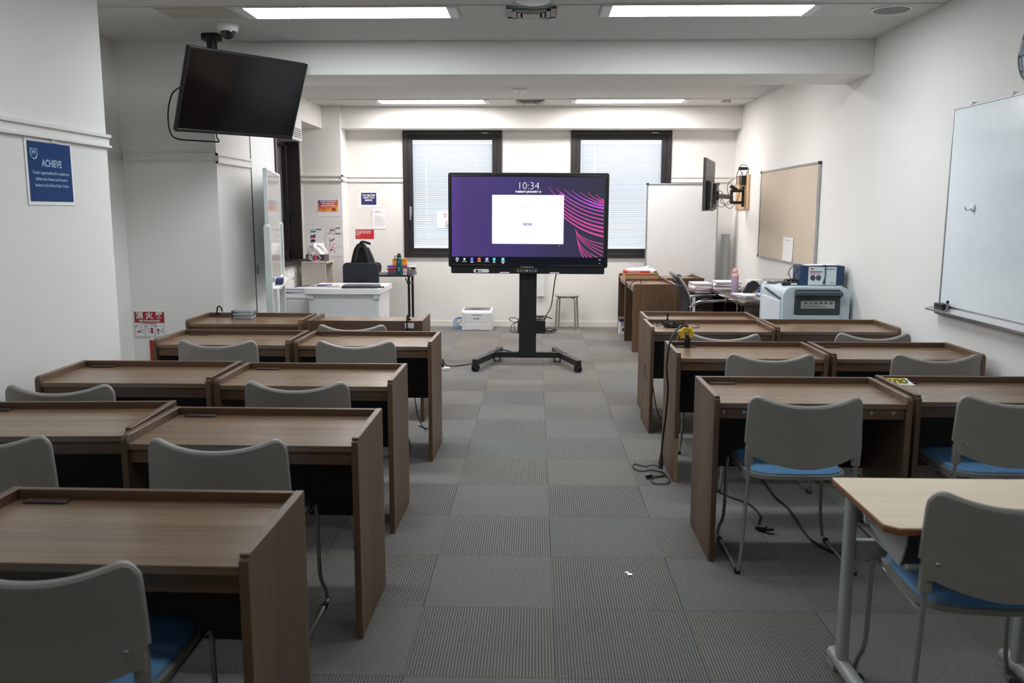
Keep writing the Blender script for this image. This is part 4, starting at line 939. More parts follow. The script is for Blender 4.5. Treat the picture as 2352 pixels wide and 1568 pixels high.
t = thing('low_cabinet', 'low white cabinet beside the white desk with files on top', 'cabinet', (-2.585, 9.15, 0))
obj('body', B().box(-.22, .22, -.20, .25, .0, .585), M_WHITEM, t, bev=.002)
obj('cabinet_top', B().box(-.225, .225, -.21, .25, .588, .615), M_WHITEM, t, bev=.003)
obj('door', B().box(-.215, .215, -.212, -.202, .02, .575), M_WHITEM, t, bev=.002)
for k, (dx, dy, a, c_, th_) in enumerate(((0, 0, 2, (150, 152, 168), .022), (.01, .01, -3, (196, 198, 208), .015), (-.01, 0, 4, (128, 132, 150), .022), (.0, .01, -1, (206, 206, 212), .012))):
    z = .616+sum((.022, .015, .022, .012)[:k])
    t = thing('document_folder', ('grey folder at the bottom of the pile on the low white cabinet', 'pale folder second from the bottom on the low white cabinet', 'blue-grey folder second from the top on the low white cabinet', 'pale folder topmost on the pile on the low white cabinet')[k], 'folder', (-2.56+dx, 9.13+dy, z), R(a), 'folders on the low cabinet')
    obj('cover', B().box(-.155, .155, -.115, .115, 0, .0015).box(-.155, .155, -.115, .115, th_-.002, th_-.0005).box(-.155, -.153, -.115, .115, 0, th_-.0005), colr('folder_%d' % k, c_), t)
    obj('pages', B().box(-.15, .148, -.11, .11, .002, th_-.0025), M_PAPER, t)

t = thing('beige_cabinet', 'beige open-sided shelf cabinet in the far window corner', 'cabinet', (-2.715, 10.62, 0))
M_BEI = mat('beige_laminate', (204, 196, 186), .5)
obj('front_panel', B().box(-.15, .15, -.19, -.172, 0, .865), M_BEI, t, bev=.002)
obj('rear_panel', B().box(-.15, .15, .172, .19, 0, .865), M_BEI, t, bev=.002)
obj('cabinet_top', B().box(-.15, .165, -.195, .20, .866, .886), M_BEI, t, bev=.002)
obj('side_panel', B().box(-.15, -.134, -.172, .172, 0, .865), M_BEI, t)
for z in (.05, .42): obj('shelf', B().box(-.133, .14, -.171, .171, z, z+.018), M_BEI, t)
for k in range(3):
    q = tag(obj('patterned_book', B().box(-2.60, -2.588, 10.47+k*.035, 10.495+k*.035, .439, .66), mat('book_check', (176, 90, 96), .6, noise=(70, .7))), 'narrow red and white book standing in the beige cabinet', 'book', 'books in the beige cabinet')
t = thing('storage_box', 'dark grey and pink printed box with white cable on the beige cabinet', 'box', (-2.70, 10.56, .887), R(-6))
obj('box_body', B().box(-.12, .12, -.07, .09, 0, .085), colr('box_charcoal', (84, 78, 78)), t, bev=.002)
obj('pink_band', B().box(-.01, .03, -.0725, .0925, -.0, .087), colr('box_pink', (222, 90, 130)), t)
obj('label_area', B().box(-.10, -.02, -.072, -.070, .02, .07), colr('box_label_grey', (150, 146, 144)), t)
obj('white_cable', B().tube([(-.07, -.078, .09), (-.05, -.080, .02), (.02, -.080, .01), (.07, -.080, .04), (.04, -.080, .08), (-.03, -.080, .075), (-.05, -.080, .03), (.0, -.082, .006), (.12, -.082, .008)], .0045, 6), M_WHITE, t)
t = thing('plastic_bag', 'crumpled white plastic bag on the dark printed box', 'bag', (-2.70, 10.57, .974))
def fbag(u, v):
    a = u*2*PI; r = (.105-.045*v**2+.010*math.sin(5*a+2*v*3)+.006*math.sin(9*a))
    return Vector((r*math.cos(a)*1.1, r*.7*math.sin(a), .125*v*(1+.12*math.sin(3*a+1))))
obj('bag_body', B().grid(fbag, 48, 10), mat('bag_white', (242, 242, 242), .5), t, sub=1)
def fb2(u, v): return Vector(((u-.5)*.15, .10*(v-.5), .105+.035*math.sin(u*PI)*math.sin(v*PI)+.008*math.sin(20*u)))
obj('bag_fold', B().grid(fb2, 12, 6), MATS['bag_white'], t, solid=.003)

M_NAVY = mat('chair_navy_cloth', (40, 44, 54), .8, bump=(500, .2))
t = thing('task_chair', 'dark navy task chair behind the white desk', 'chair', (-1.98, 9.72, 0))
def ftb(u, v):
    x = (u-.5)*2; return Vector((x*(.205-.02*v), -.03*(1-x*x), .50+.425*v-.03*max(0, abs(x)-.8)/.2*(v > .85)))
obj('backrest', B().prism(rrect(-.205, .205, .50, .925, .05), -.06, -.015, 'y'), M_NAVY, t, bev=.012, seg=3)
obj('back_support', B().box(-.03, .03, -.085, -.055, .40, .75), M_BLK, t, bev=.005)
obj('seat', B().prism(rrect(-.23, .23, -.03, .42, .06), .43, .49, 'z'), M_NAVY, t, bev=.015, seg=3)
obj('gas_column', B().cyl((0, .18, .10), (0, .18, .42), .028), M_BLK, t)
b = B()
for k in range(5):
    a = R(72*k+18); b.tube([(0, .18, .11), (.15*math.cos(a), .18+.15*math.sin(a), .10), (.27*math.cos(a), .18+.27*math.sin(a), .075)], .018, 8)
obj('star_base', b, M_BLK, t)
for k in range(5):
    a = R(72*k+18); obj('caster', B().cyl((.27*math.cos(a)-.02, .18+.27*math.sin(a), .028), (.27*math.cos(a)+.02, .18+.27*math.sin(a), .028), .028), M_RUB, t)
t = thing('backpack', 'black backpack hanging over the back of the navy task chair', 'backpack', (-1.97, 9.80, .84))
M_BAG = mat('backpack_black', (17, 17, 18), .85, bump=(40, .5))
def fbp(u, v):
    a = u*2*PI; w = .155*(1-.48*v**1.8)*(1 + .05*math.sin(3*a)); dpt = .085*(1-.45*v)
    return Vector((w*math.cos(a)-.02*v, dpt*math.sin(a), .30*v-.05))
obj('pack_body', B().grid(fbp, 32, 10).lathe([(.07, .25), (.05, .285), (.02, .30)], (-.025, 0, 0), 20), M_BAG, t)
obj('shoulder_strap', B().tube([(-.03, -.08, .28), (-.06, -.10, .18), (-.075, -.10, .05), (-.06, -.09, -.03)], .018, 8).tube([(.02, -.08, .28), (.05, -.10, .2), (.08, -.105, .08), (.085, -.09, -.03)], .018, 8), mat('strap_charcoal', (34, 35, 37), .8), t)
obj('top_handle', B().tube([(-.04, -.02, .28), (-.01, -.03, .315), (.05, -.02, .305), (.085, -.01, .29)], .014, 8), M_BAG, t)
obj('side_pocket', B().lathe([(.02, -.05), (.055, -.02), (.06, .04), (.045, .075), (.01, .085)], (.145, -.0, 0), 20), M_BAG, t)
t = thing('folding_table', 'black folding table against the back wall with the teal bottle and books', 'table', (-1.93, 10.77, 0))
obj('tabletop', B().box(-.42, .40, -.22, .24, .700, .722), mat('black_laminate', (30, 30, 32), .35), t, bev=.003)
for s in (-.36, .355):
    for y in (-.16, .16): obj('leg', B().box(s-.014, s+.014, y-.014, y+.014, 0, .70), M_BLKM, t, bev=.003)
    obj('leg_brace', B().box(s-.01, s+.01, -.15, .15, .60, .62).tube([(s-.04, -.16, .68), (s, -.16, .58)], .008, 6, smooth=0), M_BLKM, t)
BK = [('book_teal', (30, 140, 150), .25, .02, 'teal book at the bottom of the pile on the black folding table'), ('book_magenta', (178, 50, 120), .25, .018, 'magenta book second from bottom on the black folding table'), ('book_rose', (196, 90, 110), .24, .012, 'rose book third from bottom on the black folding table'), ('book_purple', (120, 40, 130), .245, .020, 'dark purple book in the middle of the pile on the black folding table'), ('book_orange', (206, 140, 90), .23, .012, 'light orange book fifth from bottom on the black folding table'), ('book_violet', (116, 80, 150), .25, .022, 'violet book topmost on the pile on the black folding table')]
z = .7225
for k, (nm, c_, w, h_, lb) in enumerate(BK):
    t = thing('stacked_book', lb, 'book', (-1.725+.006*((k*5) % 3), 10.73, z), R((k*7) % 5-2), 'books piled beside the teal bottle')
    obj('cover', B().box(-w/2, w/2, -.085, .085, 0, .002).box(-w/2, w/2, -.085, .085, h_-.002, h_).box(-w/2, w/2, -.087, -.083, 0, h_), mat(nm, c_, .5), t)
    obj('pages', B().box(-w/2+.004, w/2-.004, -.083, .08, .002, h_-.002), M_PAPER, t); z += h_+.0005
zt = z
t = thing('water_bottle', 'teal insulated bottle with black loop lid on the black folding table', 'bottle', (-1.690, 10.60, .722))
obj('bottle_body', B().lathe([(.034, 0), (.036, .004), (.036, .185), (.033, .205), (.024, .215)], seg=28), mat('teal_steel', (14, 104, 104), .35, .3), t)
obj('cap', B().lathe([(.026, .214), (.026, .235), (.020, .240), (.019, .262), (.001, .264)], seg=24), M_BLK, t)
obj('carry_loop', B().tube([(-.024, 0, .235), (-.05, 0, .225), (-.055, 0, .20), (-.042, 0, .185)], .005, 8), M_BLK, t)
obj('emblem', B().box(-.006, .004, -.0375, -.0355, .15, .162), M_WHITE, t); text('THERMO', .016, M_WHITE, t, (.0, -.0372, .07), (PI/2, -PI/2, 0)) if False else obj('side_print', B().box(-.002, .004, -.0375, -.0358, .045, .095), M_WHITE, t)
t = thing('orange_pouch', 'orange pouch on top of the book pile behind the teal bottle', 'pouch', (-1.70, 10.75, zt))
obj('pouch_body', B().prism(rrect(-.095, .085, 0, .085, .012), -.02, .02, 'y'), colr('pouch_orange', (236, 148, 40)), t, bev=.006)
obj('zip', B().box(-.09, .08, -.022, -.019, .070, .075), colr('zip_brown', (150, 90, 40)), t)
t = thing('paper_bundle', 'pale crumpled papers at the right end of the black folding table', 'papers', (-1.575, 10.80, .7225), R(12))
b = B()
for k in range(6): b.box(-.07+.01*k, .06+.006*(k % 3), -.10, .10, .018*k, .018*k+.003, M=Matrix.Rotation(R((k*11) % 9-4), 4, 'Y') @ Matrix.Rotation(R((k*23) % 14-7), 4, 'Z'))
obj('sheets', b, mat('paper_greyish', (200, 200, 204), .8), t)
obj('dark_clip', B().box(.0, .05, -.105, -.095, .06, .085), M_BLK, t)
t = thing('printed_card', 'small white card with a red ring leaning at the front of the books', 'card', (-1.615, 10.56, .7225), R(-8))
obj('card_body', B().box(-.022, .022, -.004, .0, .0, .075), M_PAPER, t, bev=.001)
obj('red_ring', B().tube([(.012*math.cos(a), -.005, .04+.012*math.sin(a)) for a in [2*PI*i/12 for i in range(12)]], .0022, 5, closed=True, smooth=0), M_RED, t)
t = thing('orange_folder', 'orange edged papers half hidden beside the navy chair', 'folder', (-2.27, 10.70, .7225))
obj('cover', B().box(-.04, .05, -.12, .12, .0, .12), colr('folder_orange', (232, 140, 60)), t, bev=.004)
obj('pages', B().box(-.03, .056, -.11, .11, .01, .09), M_PAPER, t)
t = thing('wall_air_unit', 'white slotted air unit mounted below the side beam by the television', 'air conditioner', (-2.79, 9.35, 2.40))
obj('casing', B().box(-.13, .16, -.45, .45, -.13, .113), M_WHITE, t, bev=.015, seg=3)
b = B()
for k in range(5): b.box(.155, .164, -.40, .40, -.10+k*.022, -.088+k*.022)
b.box(-.08, .13, -.40, .40, -.133, -.128)
obj('louvre', b, mat('louvre_grey', (110, 108, 104), .5), t)

# ------------------------------------------------------------------ whiteboard wall
WB0, WB1, WBZ0, WBZ1 = 1.80, 5.40, .930, 2.122
t = thing('wall_whiteboard', 'large whiteboard with aluminium edge fixed on the near wall', 'whiteboard', (XR, (WB0+WB1)/2, 0), R(-90))
hw = (WB1-WB0)/2
obj('board_surface', B().box(-hw+.012, hw-.012, -.016, -.001, WBZ0+.012, WBZ1-.012), mat('board_enamel', (224, 234, 238), .16, coat=.15), t)
b = B(); b.box(-hw, hw, -.020, -.001, WBZ1-.012, WBZ1); b.box(-hw, hw, -.020, -.001, WBZ0, WBZ0+.012); b.box(-hw, -hw+.010, -.020, -.001, WBZ0, WBZ1); b.box(hw-.010, hw, -.020, -.001, WBZ0, WBZ1)
obj('edge_frame', b, M_ALU, t, bev=.002)
obj('pen_tray', B().prism([(-.002, WBZ0-.004), (-.078, WBZ0-.030), (-.080, WBZ0-.020), (-.074, WBZ0-.018), (-.002, WBZ0+.004)], -hw-.05, hw+.03, 'x').prism([(-.002, WBZ0), (-.05, WBZ0-.02), (-.03, WBZ0-.052), (-.002, WBZ0-.058)], -hw-.02, hw+.01, 'x'), M_ALU, t)
for x in (-hw+.22, -hw+.65): obj('fixing_clip', B().box(x-.012, x+.012, -.024, -.0, WBZ1-.004, WBZ1+.012), M_ALU, t, bev=.002)
t = thing('board_eraser', 'black felt eraser at the end of the whiteboard tray', 'eraser', (XR-.048, 5.30, WBZ0-.014), R(-90))
obj('grip', B().box(-.055, .055, -.022, .022, .012, .038), M_BLK, t, bev=.004); obj('felt', B().box(-.055, .055, -.02, .02, -.002, .012), M_DGREY, t)
t = thing('board_marker', 'short silver marker standing behind the felt eraser on the tray', 'marker', (XR-.06, 5.20, WBZ0-.012))
obj('barrel', B().cyl((0, 0, 0), (0, 0, .045), .007), M_ALU, t); obj('cap', B().cyl((0, 0, .045), (0, 0, .062), .0078), M_BLK, t)
t = thing('magnet_hook', 'small white magnetic hook stuck on the large whiteboard', 'hook', (XR-.017, 5.07, 1.53), R(-90))
obj('magnet', B().lathe([(.022, 0), (.022, .008), (.016, .012), (.001, .012)], seg=20), M_WHITE, t, rot=(PI/2, 0, 0))
obj('hook', B().tube([(0, -.012, -.005), (0, -.03, -.015), (0, -.045, -.006), (0, -.047, .006)], .0035, 8), M_CHROME, t)
t = thing('wall_clock', 'round silver-rimmed wall clock at the frame edge above the whiteboard', 'clock', (XR-.001, 4.535, 2.305), R(-90))
RX = Matrix.Rotation(PI/2, 4, 'X')
obj('case', B().lathe([(.165, 0), (.165, .035), (.150, .045), (.143, .040), (.143, .0)], seg=48, M=RX), M_CHROME, t)
obj('dial', B().lathe([(.144, .022), (.144, .026), (.001, .026)], seg=48, M=RX), mat('clock_dial', (214, 224, 232), .4), t)
b = B()
for k in range(12):
    a = R(30*k); b.box(-.004, .004, -.0285, -.0262, .110, .132, M=Matrix.Rotation(a, 4, 'Y'))
obj('hour_marks', b, M_BLK, t)
obj('hour_hand', B().box(-.005, .005, -.031, -.029, -.01, .075, M=Matrix.Rotation(R(-43), 4, 'Y')), M_BLK, t); obj('minute_hand', B().box(-.0035, .0035, -.033, -.031, -.015, .11, M=Matrix.Rotation(R(-156), 4, 'Y')), M_BLK, t)

CB = (7.84, 9.83, 1.005, 1.945)
t = thing('notice_board', 'beige pin board with aluminium frame on the wall beyond the beam', 'notice board', (XR, (CB[0]+CB[1])/2, 0), R(-90)); hw = (CB[1]-CB[0])/2
obj('board_surface', B().box(-hw+.015, hw-.015, -.018, -.001, CB[2]+.015, CB[3]-.015), mat('pin_cloth', (204, 190, 170), .9, bump=(600, .3)), t)
b = B(); b.box(-hw, hw, -.026, -.001, CB[3]-.016, CB[3]); b.box(-hw, hw, -.026, -.001, CB[2], CB[2]+.016); b.box(-hw, -hw+.016, -.026, -.001, CB[2], CB[3]); b.box(hw-.016, hw, -.026, -.001, CB[2], CB[3])
obj('frame', b, M_ALU, t, bev=.003)
for x in (-hw+.008, hw-.008):
    for z in (CB[2]+.008, CB[3]-.008): obj('corner_cap', B().box(x-.014, x+.014, -.03, -.0, z-.014, z+.014), M_DGREY, t, bev=.003)
t = sheet('pinned_paper', 'tall white paper with a faint heading pinned low on the beige board', 'paper', .34, .235, (XR-.021, 8.68, 1.135), R(-90), None, None, (), .006)
obj('faint_heading', B().box(-.07, .07, -.0045, -.0035, .085, .093), colr('print_faint', (196, 198, 204)), t)
tag(obj('white_cable', B().tube([(XR-.03, 7.95, 1.03), (XR-.05, 7.85, .985), (XR-.10, 7.7, .965), (XR-.02, 7.6, .97), (XR-.02, 7.5, .90), (XR-.02, 7.5, .3)], .006, 6), M_WHITE), 'white cable on the wall below the corner of the beige board', 'cable')

# plywood board, swing arm and the monitor seen from behind
t = thing('plywood_backing', 'pale plywood board screwed to the wall behind the swing arm', 'board', (XR, 10.72, 0), R(-90))
obj('board', B().box(-.33, .33, -.02, 0, 1.53, 1.94), W_PLY, t, bev=.002)
obj('black_hub', B().box(.06, .20, -.075, -.021, 1.82, 1.93), M_BLK, t, bev=.006)
obj('grey_adapter', B().box(-.02, .05, -.06, -.021, 1.83, 1.92), M_DGREY, t, bev=.005)
t = thing('monitor_on_arm', 'flat monitor on a black swing arm seen from behind, near the far corner', 'monitor', (1.895, 9.61, 1.785), math.atan2(.92, .28)-PI/2+PI/2)
# local x along the screen's length, +y away from the aisle
hw, hh = .485, .275
obj('housing', B().box(-hw, hw, -.012, .016, -hh, hh), mat('monitor_back_grey', (66, 66, 66), .45), t, bev=.004)
obj('screen', B().box(-hw+.01, hw-.01, .016, .018, -hh+.012, hh-.01), M_TVSCR, t)
obj('rear_bulge', B().prism([(-.012, -.268), (-.055, -.255), (-.060, .03), (-.012, .045)], -.38, .38, 'x'), M_BLK, t, bev=.008)
obj('connector_panel', B().box(-.20, .02, -.064, -.058, -.24, -.10), M_DGREY, t, bev=.003)
obj('mount_plate', B().box(-.11, .11, -.085, -.06, -.20, .02), M_BLKM, t, bev=.004)
obj('logo_dot', B().cyl((-.40, -.060, -.20), (-.40, -.063, -.20), .012), M_WHITE, t)
Wm = t.matrix_basis
P0 = Wm @ Vector((0, -.08, -.11)); E0 = Vector((2.34, 10.50, 1.68)); Wp = Vector((XR-.03, 10.55, 1.68))
def loc_(v): return Wm.inverted() @ Vector(v)
obj('arm', B().tube([loc_(P0), loc_((E0.x, E0.y, 1.675))], .026, 8, smooth=0).cyl(loc_(P0+Vector((0, 0, -.05))), loc_(P0+Vector((0, 0, .05))), .03), M_BLKM, t)
obj('arm_fork', B().tube([loc_((2.34, 10.50, 1.60)), loc_((2.34, 10.50, 1.76))], .018, 8, smooth=0).tube([loc_((2.34, 10.50, 1.75)), loc_((2.49, 10.55, 1.75))], .018, 8, smooth=0).tube([loc_((2.34, 10.50, 1.61)), loc_((2.49, 10.55, 1.61))], .018, 8, smooth=0).tube([loc_((2.49, 10.55, 1.56)), loc_((2.49, 10.55, 1.80))], .016, 8, smooth=0), M_BLKM, t)
b = B()
b.tube([loc_(p) for p in ((1.99, 9.75, 1.74), (2.10, 9.95, 1.66), (2.22, 10.2, 1.56), (2.34, 10.45, 1.55), (2.44, 10.6, 1.66), (2.49, 10.62, 1.86))], .004, 6)
b.tube([loc_(p) for p in ((2.0, 9.76, 1.66), (2.08, 9.95, 1.74), (2.16, 10.1, 1.69), (2.10, 9.98, 1.62), (2.20, 10.2, 1.59), (2.33, 10.4, 1.66))], .0035, 6)
b.tube([loc_(p) for p in ((2.40, 10.5, 1.60), (2.30, 10.45, 1.70), (2.27, 10.42, 1.80), (2.33, 10.5, 1.87), (2.45, 10.6, 1.93), (2.50, 10.62, 1.97))], .0035, 6)
b.tube([loc_(p) for p in ((1.98, 9.74, 1.60), (2.10, 9.95, 1.555), (2.20, 10.1, 1.58), (2.34, 10.45, 1.60))], .0035, 6)
obj('cables', b, M_CORD, t)
t = thing('power_adapter_bundle', 'black adapters and leads hanging above the plywood board', 'cables', (2.49, 10.52, 1.98))
obj('upper_adapter', B().box(-.07, .03, -.03, .03, .015, .05), M_BLK, t, bev=.005)
obj('lower_adapter', B().box(-.02, .02, -.03, .03, -.05, .05, M=Matrix.Translation((-.12, 0, -.20)) @ Matrix.Rotation(R(-55), 4, 'Y')), M_BLK, t, bev=.005)
obj('leads', B().tube([(-.06, 0, .05), (-.02, .0, .08), (.03, 0, .06)], .004, 6).tube([(-.07, 0, .03), (-.09, 0, -.05), (-.09, 0, -.14), (-.12, 0, -.20)], .004, 6).tube([(-.05, 0, .015), (-.01, .0, -.07), (.0, 0, -.14), (-.04, 0, -.22)], .004, 6).tube([(.03, 0, .0), (.01, 0, -.08), (-.03, .02, -.16), (-.06, .02, -.25)], .003, 6), M_CORD, t)

# ------------------------------------------------------------------ copier
t = thing('office_copier', 'large pale grey copier with a dark front panel against the wall', 'copier', (2.235, 6.86, 0))
M_COP = mat('copier_grey', (186, 200, 206), .45); CX, CD, CH = .265, .70, .915
b = B()
pr = [(-CX, .02), (CX, .02)] + [(CX-.075+.075*math.cos(R(a)), CH-.075+.075*math.sin(R(a))) for a in range(0, 91, 15)] + [(-CX+.075-.075*math.sin(R(a)), CH-.075+.075*math.cos(R(a))) for a in range(0, 91, 15)]
obj('body', B().prism(pr, 0, CD, 'y'), M_COP, t, bev=.006)
obj('front_panel', B().prism(rrect(-.175, .185, .695, .895, .012), -.012, .0, 'y'), mat('copier_dark', (50, 60, 66), .45), t, bev=.004)
obj('panel_ledge', B().prism([(-.012, .885), (-.05, .875), (-.05, .850), (-.012, .835)], -.172, .192, 'x'), mat('copier_slate', (62, 74, 78), .4), t, bev=.004)
lb_ = obj('icon_strip', B().box(-.125, .14, -.0145, -.012, .745, .806), mat('strip_silver', (176, 178, 174), .35, .3), t)
b = B()
for k in range(6): b.box(-.10+k*.04, -.078+k*.04, -.0155, -.0145, .778, .796)
obj('icons', b, colr('icon_grey', (96, 92, 94)), lb_)
obj('red_icon', B().cyl((-.052, -.0165, .787), (-.052, -.0145, .787), .011), colr('icon_rose', (170, 110, 118)), lb_)
b = B()
for k in range(3): b.box(-.115, .09-.03*k, -.0155, -.0145, .755+.006*k, .7575+.006*k)
obj('strip_text', b, MATS['icon_grey'], lb_)
obj('upper_door', B().box(-.178, .188, -.008, .0, .50, .690), M_COP, t, bev=.004)
b = B()
for k in range(8): b.cyl((-.12+k*.034, -.010, .632), (-.12+k*.034, -.006, .632), .012, seg=14)
obj('door_vents', b, M_DGREY, t)
obj('lower_door', B().box(-.178, .188, -.008, .0, .10, .49), M_COP, t, bev=.004)
obj('side_cover', B().box(-CX-.012, -CX-.0, .06, .60, .20, .80), mat('copier_side', (214, 224, 230), .4), t, bev=.006)
obj('side_slot', B().prism([(.06, .815), (.30, .835), (.52, .86), (.52, .868), (.30, .848), (.06, .822)], -CX-.014, -CX-.002, 'x'), M_BLK, t)
obj('side_mark', B().tube([(-CX-.013, .12, .62), (-CX-.013, .16, .63), (-CX-.013, .16, .60), (-CX-.013, .12, .60)], .002, 5, smooth=0), M_DGREY, t)
obj('plinth', B().box(-CX+.02, CX-.02, .03, CD-.03, 0, .03), M_BLK, t)
t = thing('equipment_carton', 'dark blue carton with a pale printed label on top of the copier', 'box', (2.315, 7.0, .9155))
M_BOX = mat('carton_blue', (32, 58, 92), .5)
obj('carton_body', B().box(-.178, .178, 0, .20, 0, .158), M_BOX, t, bev=.004)
obj('front_label', B().box(-.112, .112, -.002, .0, .004, .150), mat('label_pale', (206, 218, 222), .45), t)
obj('label_bar', B().box(-.10, .0, -.003, -.002, .108, .115), colr('label_blue', (60, 84, 160)), t)
obj('label_pink_band', B().box(-.10, -.02, -.003, -.002, .090, .104), colr('label_pink', (222, 140, 168)), t)
obj('label_emblem', B().prism([(-.10, .136), (-.085, .142), (-.068, .134), (-.082, .126)], -.0032, -.002, 'y'), colr('label_red', (204, 50, 84)), t)
for x in (-.075, -.03): obj('label_picture', B().prism([(x-.022, .052), (x-.018, .078), (x+.008, .086), (x+.02, .07), (x+.018, .048), (x, .038)], -.0032, -.002, 'y').prism([(x-.010, .045), (x-.01, .062), (x+.012, .052), (x+.012, .036)], -.0036, -.003, 'y'), colr('label_ink', (60, 72, 96)), t)
obj('label_text', B().box(.012, .10, -.003, -.002, .125, .138).box(.06, .10, -.003, -.002, .018, .026), colr('label_grey', (150, 160, 166)), t)
obj('handle_lead', B().tube([(-.01, .02, .160), (.02, -.004, .162), (.022, -.006, .12), (.024, -.006, .09), (.020, -.006, .05)], .0035, 6).cyl((.020, -.008, .055), (.014, -.008, .015), .005, .009), M_CORD, t)
obj('top_papers', B().box(-.12, .10, .01, .15, .159, .163).box(.0, .12, .0, .12, .163, .167, M=Matrix.Rotation(R(-4), 4, 'Z')), M_PAPER, t)
t = thing('silver_laptop', 'closed silver laptop on the copier next to the blue carton', 'laptop', (2.09, 7.38, .9155), R(8))
obj('base', B().prism(rrect(-.11, .11, -.13, .13, .012), .002, .010, 'z'), M_ALU, t, bev=.002); obj('lid', B().prism(rrect(-.11, .11, -.13, .13, .012), .011, .018, 'z'), mat('laptop_silver', (176, 178, 178), .3, .6), t, bev=.002)
obj('logo', B().cyl((0, -.04, .018), (0, -.04, .0188), .014), M_DGREY, t)
t = thing('cable_box', 'flat black device with tangled leads in front of the silver laptop', 'device', (2.065, 7.05, .9155), R(-10))
obj('device_body', B().box(-.055, .065, -.05, .06, 0, .022), M_BLK, t, bev=.003)
obj('leads', tangle(B(), (0, .02, .022), .06, 4, 11, .003).tube([(.03, .05, .03), (.0, .06, .10), (.04, .04, .155), (.08, .0, .165)], .003, 6).tube([(.05, .02, .03), (.04, .02, .08), (.07, .01, .13), (.09, .0, .165)], .003, 6), M_CORD, t)
obj('front_label', B().box(.01, .06, -.052, -.050, .006, .018), M_WHITE, t)

# ------------------------------------------------------------------ dark desk and its clutter
t = thing('dark_desk', 'espresso brown office desk crowded with papers beside the copier', 'desk', (2.19, 8.62, 0))
obj('desktop', B().prism([(-.345, .72), (-.345, -.95), (.34, -.95), (.34, .72)], .672, .70, 'z'), W_OFFICE, t, bev=.002)
obj('front_end_panel', B().box(-.32, .33, -.93, -.91, 0, .671), W_OFFICE, t)
obj('back_panel', B().box(.30, .32, -.90, .68, .1, .671), W_OFFICE, t)
obj('rear_end_panel', B().box(-.32, .33, .68, .70, 0, .671), W_OFFICE, t)
t = thing('drawer_pedestal', 'dark brown drawer pedestal with silver handles at the far end of the dark desk', 'drawers', (1.768, 9.23, 0))
obj('body', B().box(-.095, .10, -.2, .2, .02, .655), mat('pedestal_dark', (44, 34, 32), .45), t, bev=.003)
for k, z in enumerate((.50, .34, .05)):
    dz = .145 if k < 2 else .275
    q = obj('drawer', B().box(-.09, .095, -.208, -.2, z, z+dz), MATS['pedestal_dark'], t, bev=.002)
    obj('handle', B().tube([(-.04, -.208, z+dz-.05), (-.035, -.235, z+dz-.05), (.035, -.235, z+dz-.045), (.04, -.208, z+dz-.045)], .006, 8, smooth=0), M_CHROME, q)
tag(obj('upright_post', B().box(1.64, 1.665, 8.95, 8.975, 0, .64), M_WHITE), 'narrow white upright post between the turned desk and the dark pedestal', 'post')
def stack(label, loc, rz, w, d, n, cols, th=.006):
    t = thing('paper_stack', label, 'papers', loc, R(rz)); rnd = random.Random(sum(map(ord, label))); z = 0
    groups = {}
    for k in range(n):
        c_ = cols[k % len(cols)]; h_ = th*(.6+rnd.random())
        groups.setdefault(c_, B()).box(-w/2, w/2, -d/2, d/2, z, z+h_*.92, M=Matrix.Translation((rnd.uniform(-.012, .012), rnd.uniform(-.012, .012), 0)) @ Matrix.Rotation(R(rnd.uniform(-7, 7)), 4, 'Z')); z += h_
    for c_, b in groups.items(): obj('sheets', b, mat('sheet_%d_%d_%d' % c_, c_, .7), t)
    return z
stack('tall mixed stack of papers over the dark drawer pedestal', (1.768, 9.23, .656), 4, .19, .28, 9, [(232, 232, 236), (236, 234, 230), (180, 110, 124), (214, 226, 232), (240, 240, 240)], .010)
stack('wide heap of white papers topped by a thick pad, behind the pink bottle', (1.985, 8.95, .7005), -6, .26, .22, 8, [(236, 236, 238), (190, 170, 176), (236, 236, 236), (120, 104, 110), (240, 240, 240)], .010)
stack('spread of loose white sheets at the front of the dark desk', (2.11, 8.30, .7005), 14, .34, .26, 5, [(238, 238, 244), (226, 230, 240)], .004)
stack('thick binder of papers at the near edge of the dark desk', (2.19, 7.98, .7005), 3, .26, .20, 5, [(170, 170, 174), (206, 206, 210), (150, 152, 156)], .012)
stack('papers by the copier side on the dark desk', (2.445, 8.20, .7005), -2, .11, .34, 5, [(238, 238, 242), (222, 226, 234)], .008)
t = thing('pink_bottle', 'lilac bottle with a pink lid on the dark desk', 'bottle', (1.975, 8.55, .7005))
obj('bottle_body', B().lathe([(.033, 0), (.036, .004), (.036, .150), (.033, .162), (.028, .168)], seg=28), mat('lilac_coat', (176, 154, 178), .45), t)
obj('lid', B().lathe([(.036, .165), (.037, .185), (.028, .195), (.025, .215), (.027, .235), (.018, .25), (.001, .252)], seg=24), mat('lid_pink', (232, 184, 178), .45), t)
obj('carry_loop', B().tube([(-.036, 0, .178), (-.044, -.01, .20), (-.03, -.02, .225), (-.01, -.03, .215)], .005, 8), MATS['lid_pink'], t)
t = thing('black_round_speaker', 'black rounded speaker-like object lying tilted on the dark desk papers', 'speaker', (2.09, 8.40, .742))
Mk = Matrix.Translation((0, 0, .03)) @ Matrix.Rotation(R(-32), 4, 'Y')
obj('shell', B().prism([(-.085, -.025), (-.02, -.05), (.035, -.05)] + [(.035+.05*math.cos(R(a)), .05*math.sin(R(a))) for a in range(-75, 90, 15)] + [(.0, .05), (-.085, -.0)], -.022, .022, 'y', M=Mk), mat('speaker_black', (24, 26, 28), .75), t, bev=.006)
obj('wrist_cord', B().tube([(.0, -.02, -.01), (.01, -.04, -.02), (.03, -.05, -.02)], .003, 6), M_CORD, t)
t = thing('white_device_box', 'small white printed carton at the back of the dark desk', 'box', (2.24, 8.85, .7005), R(10))
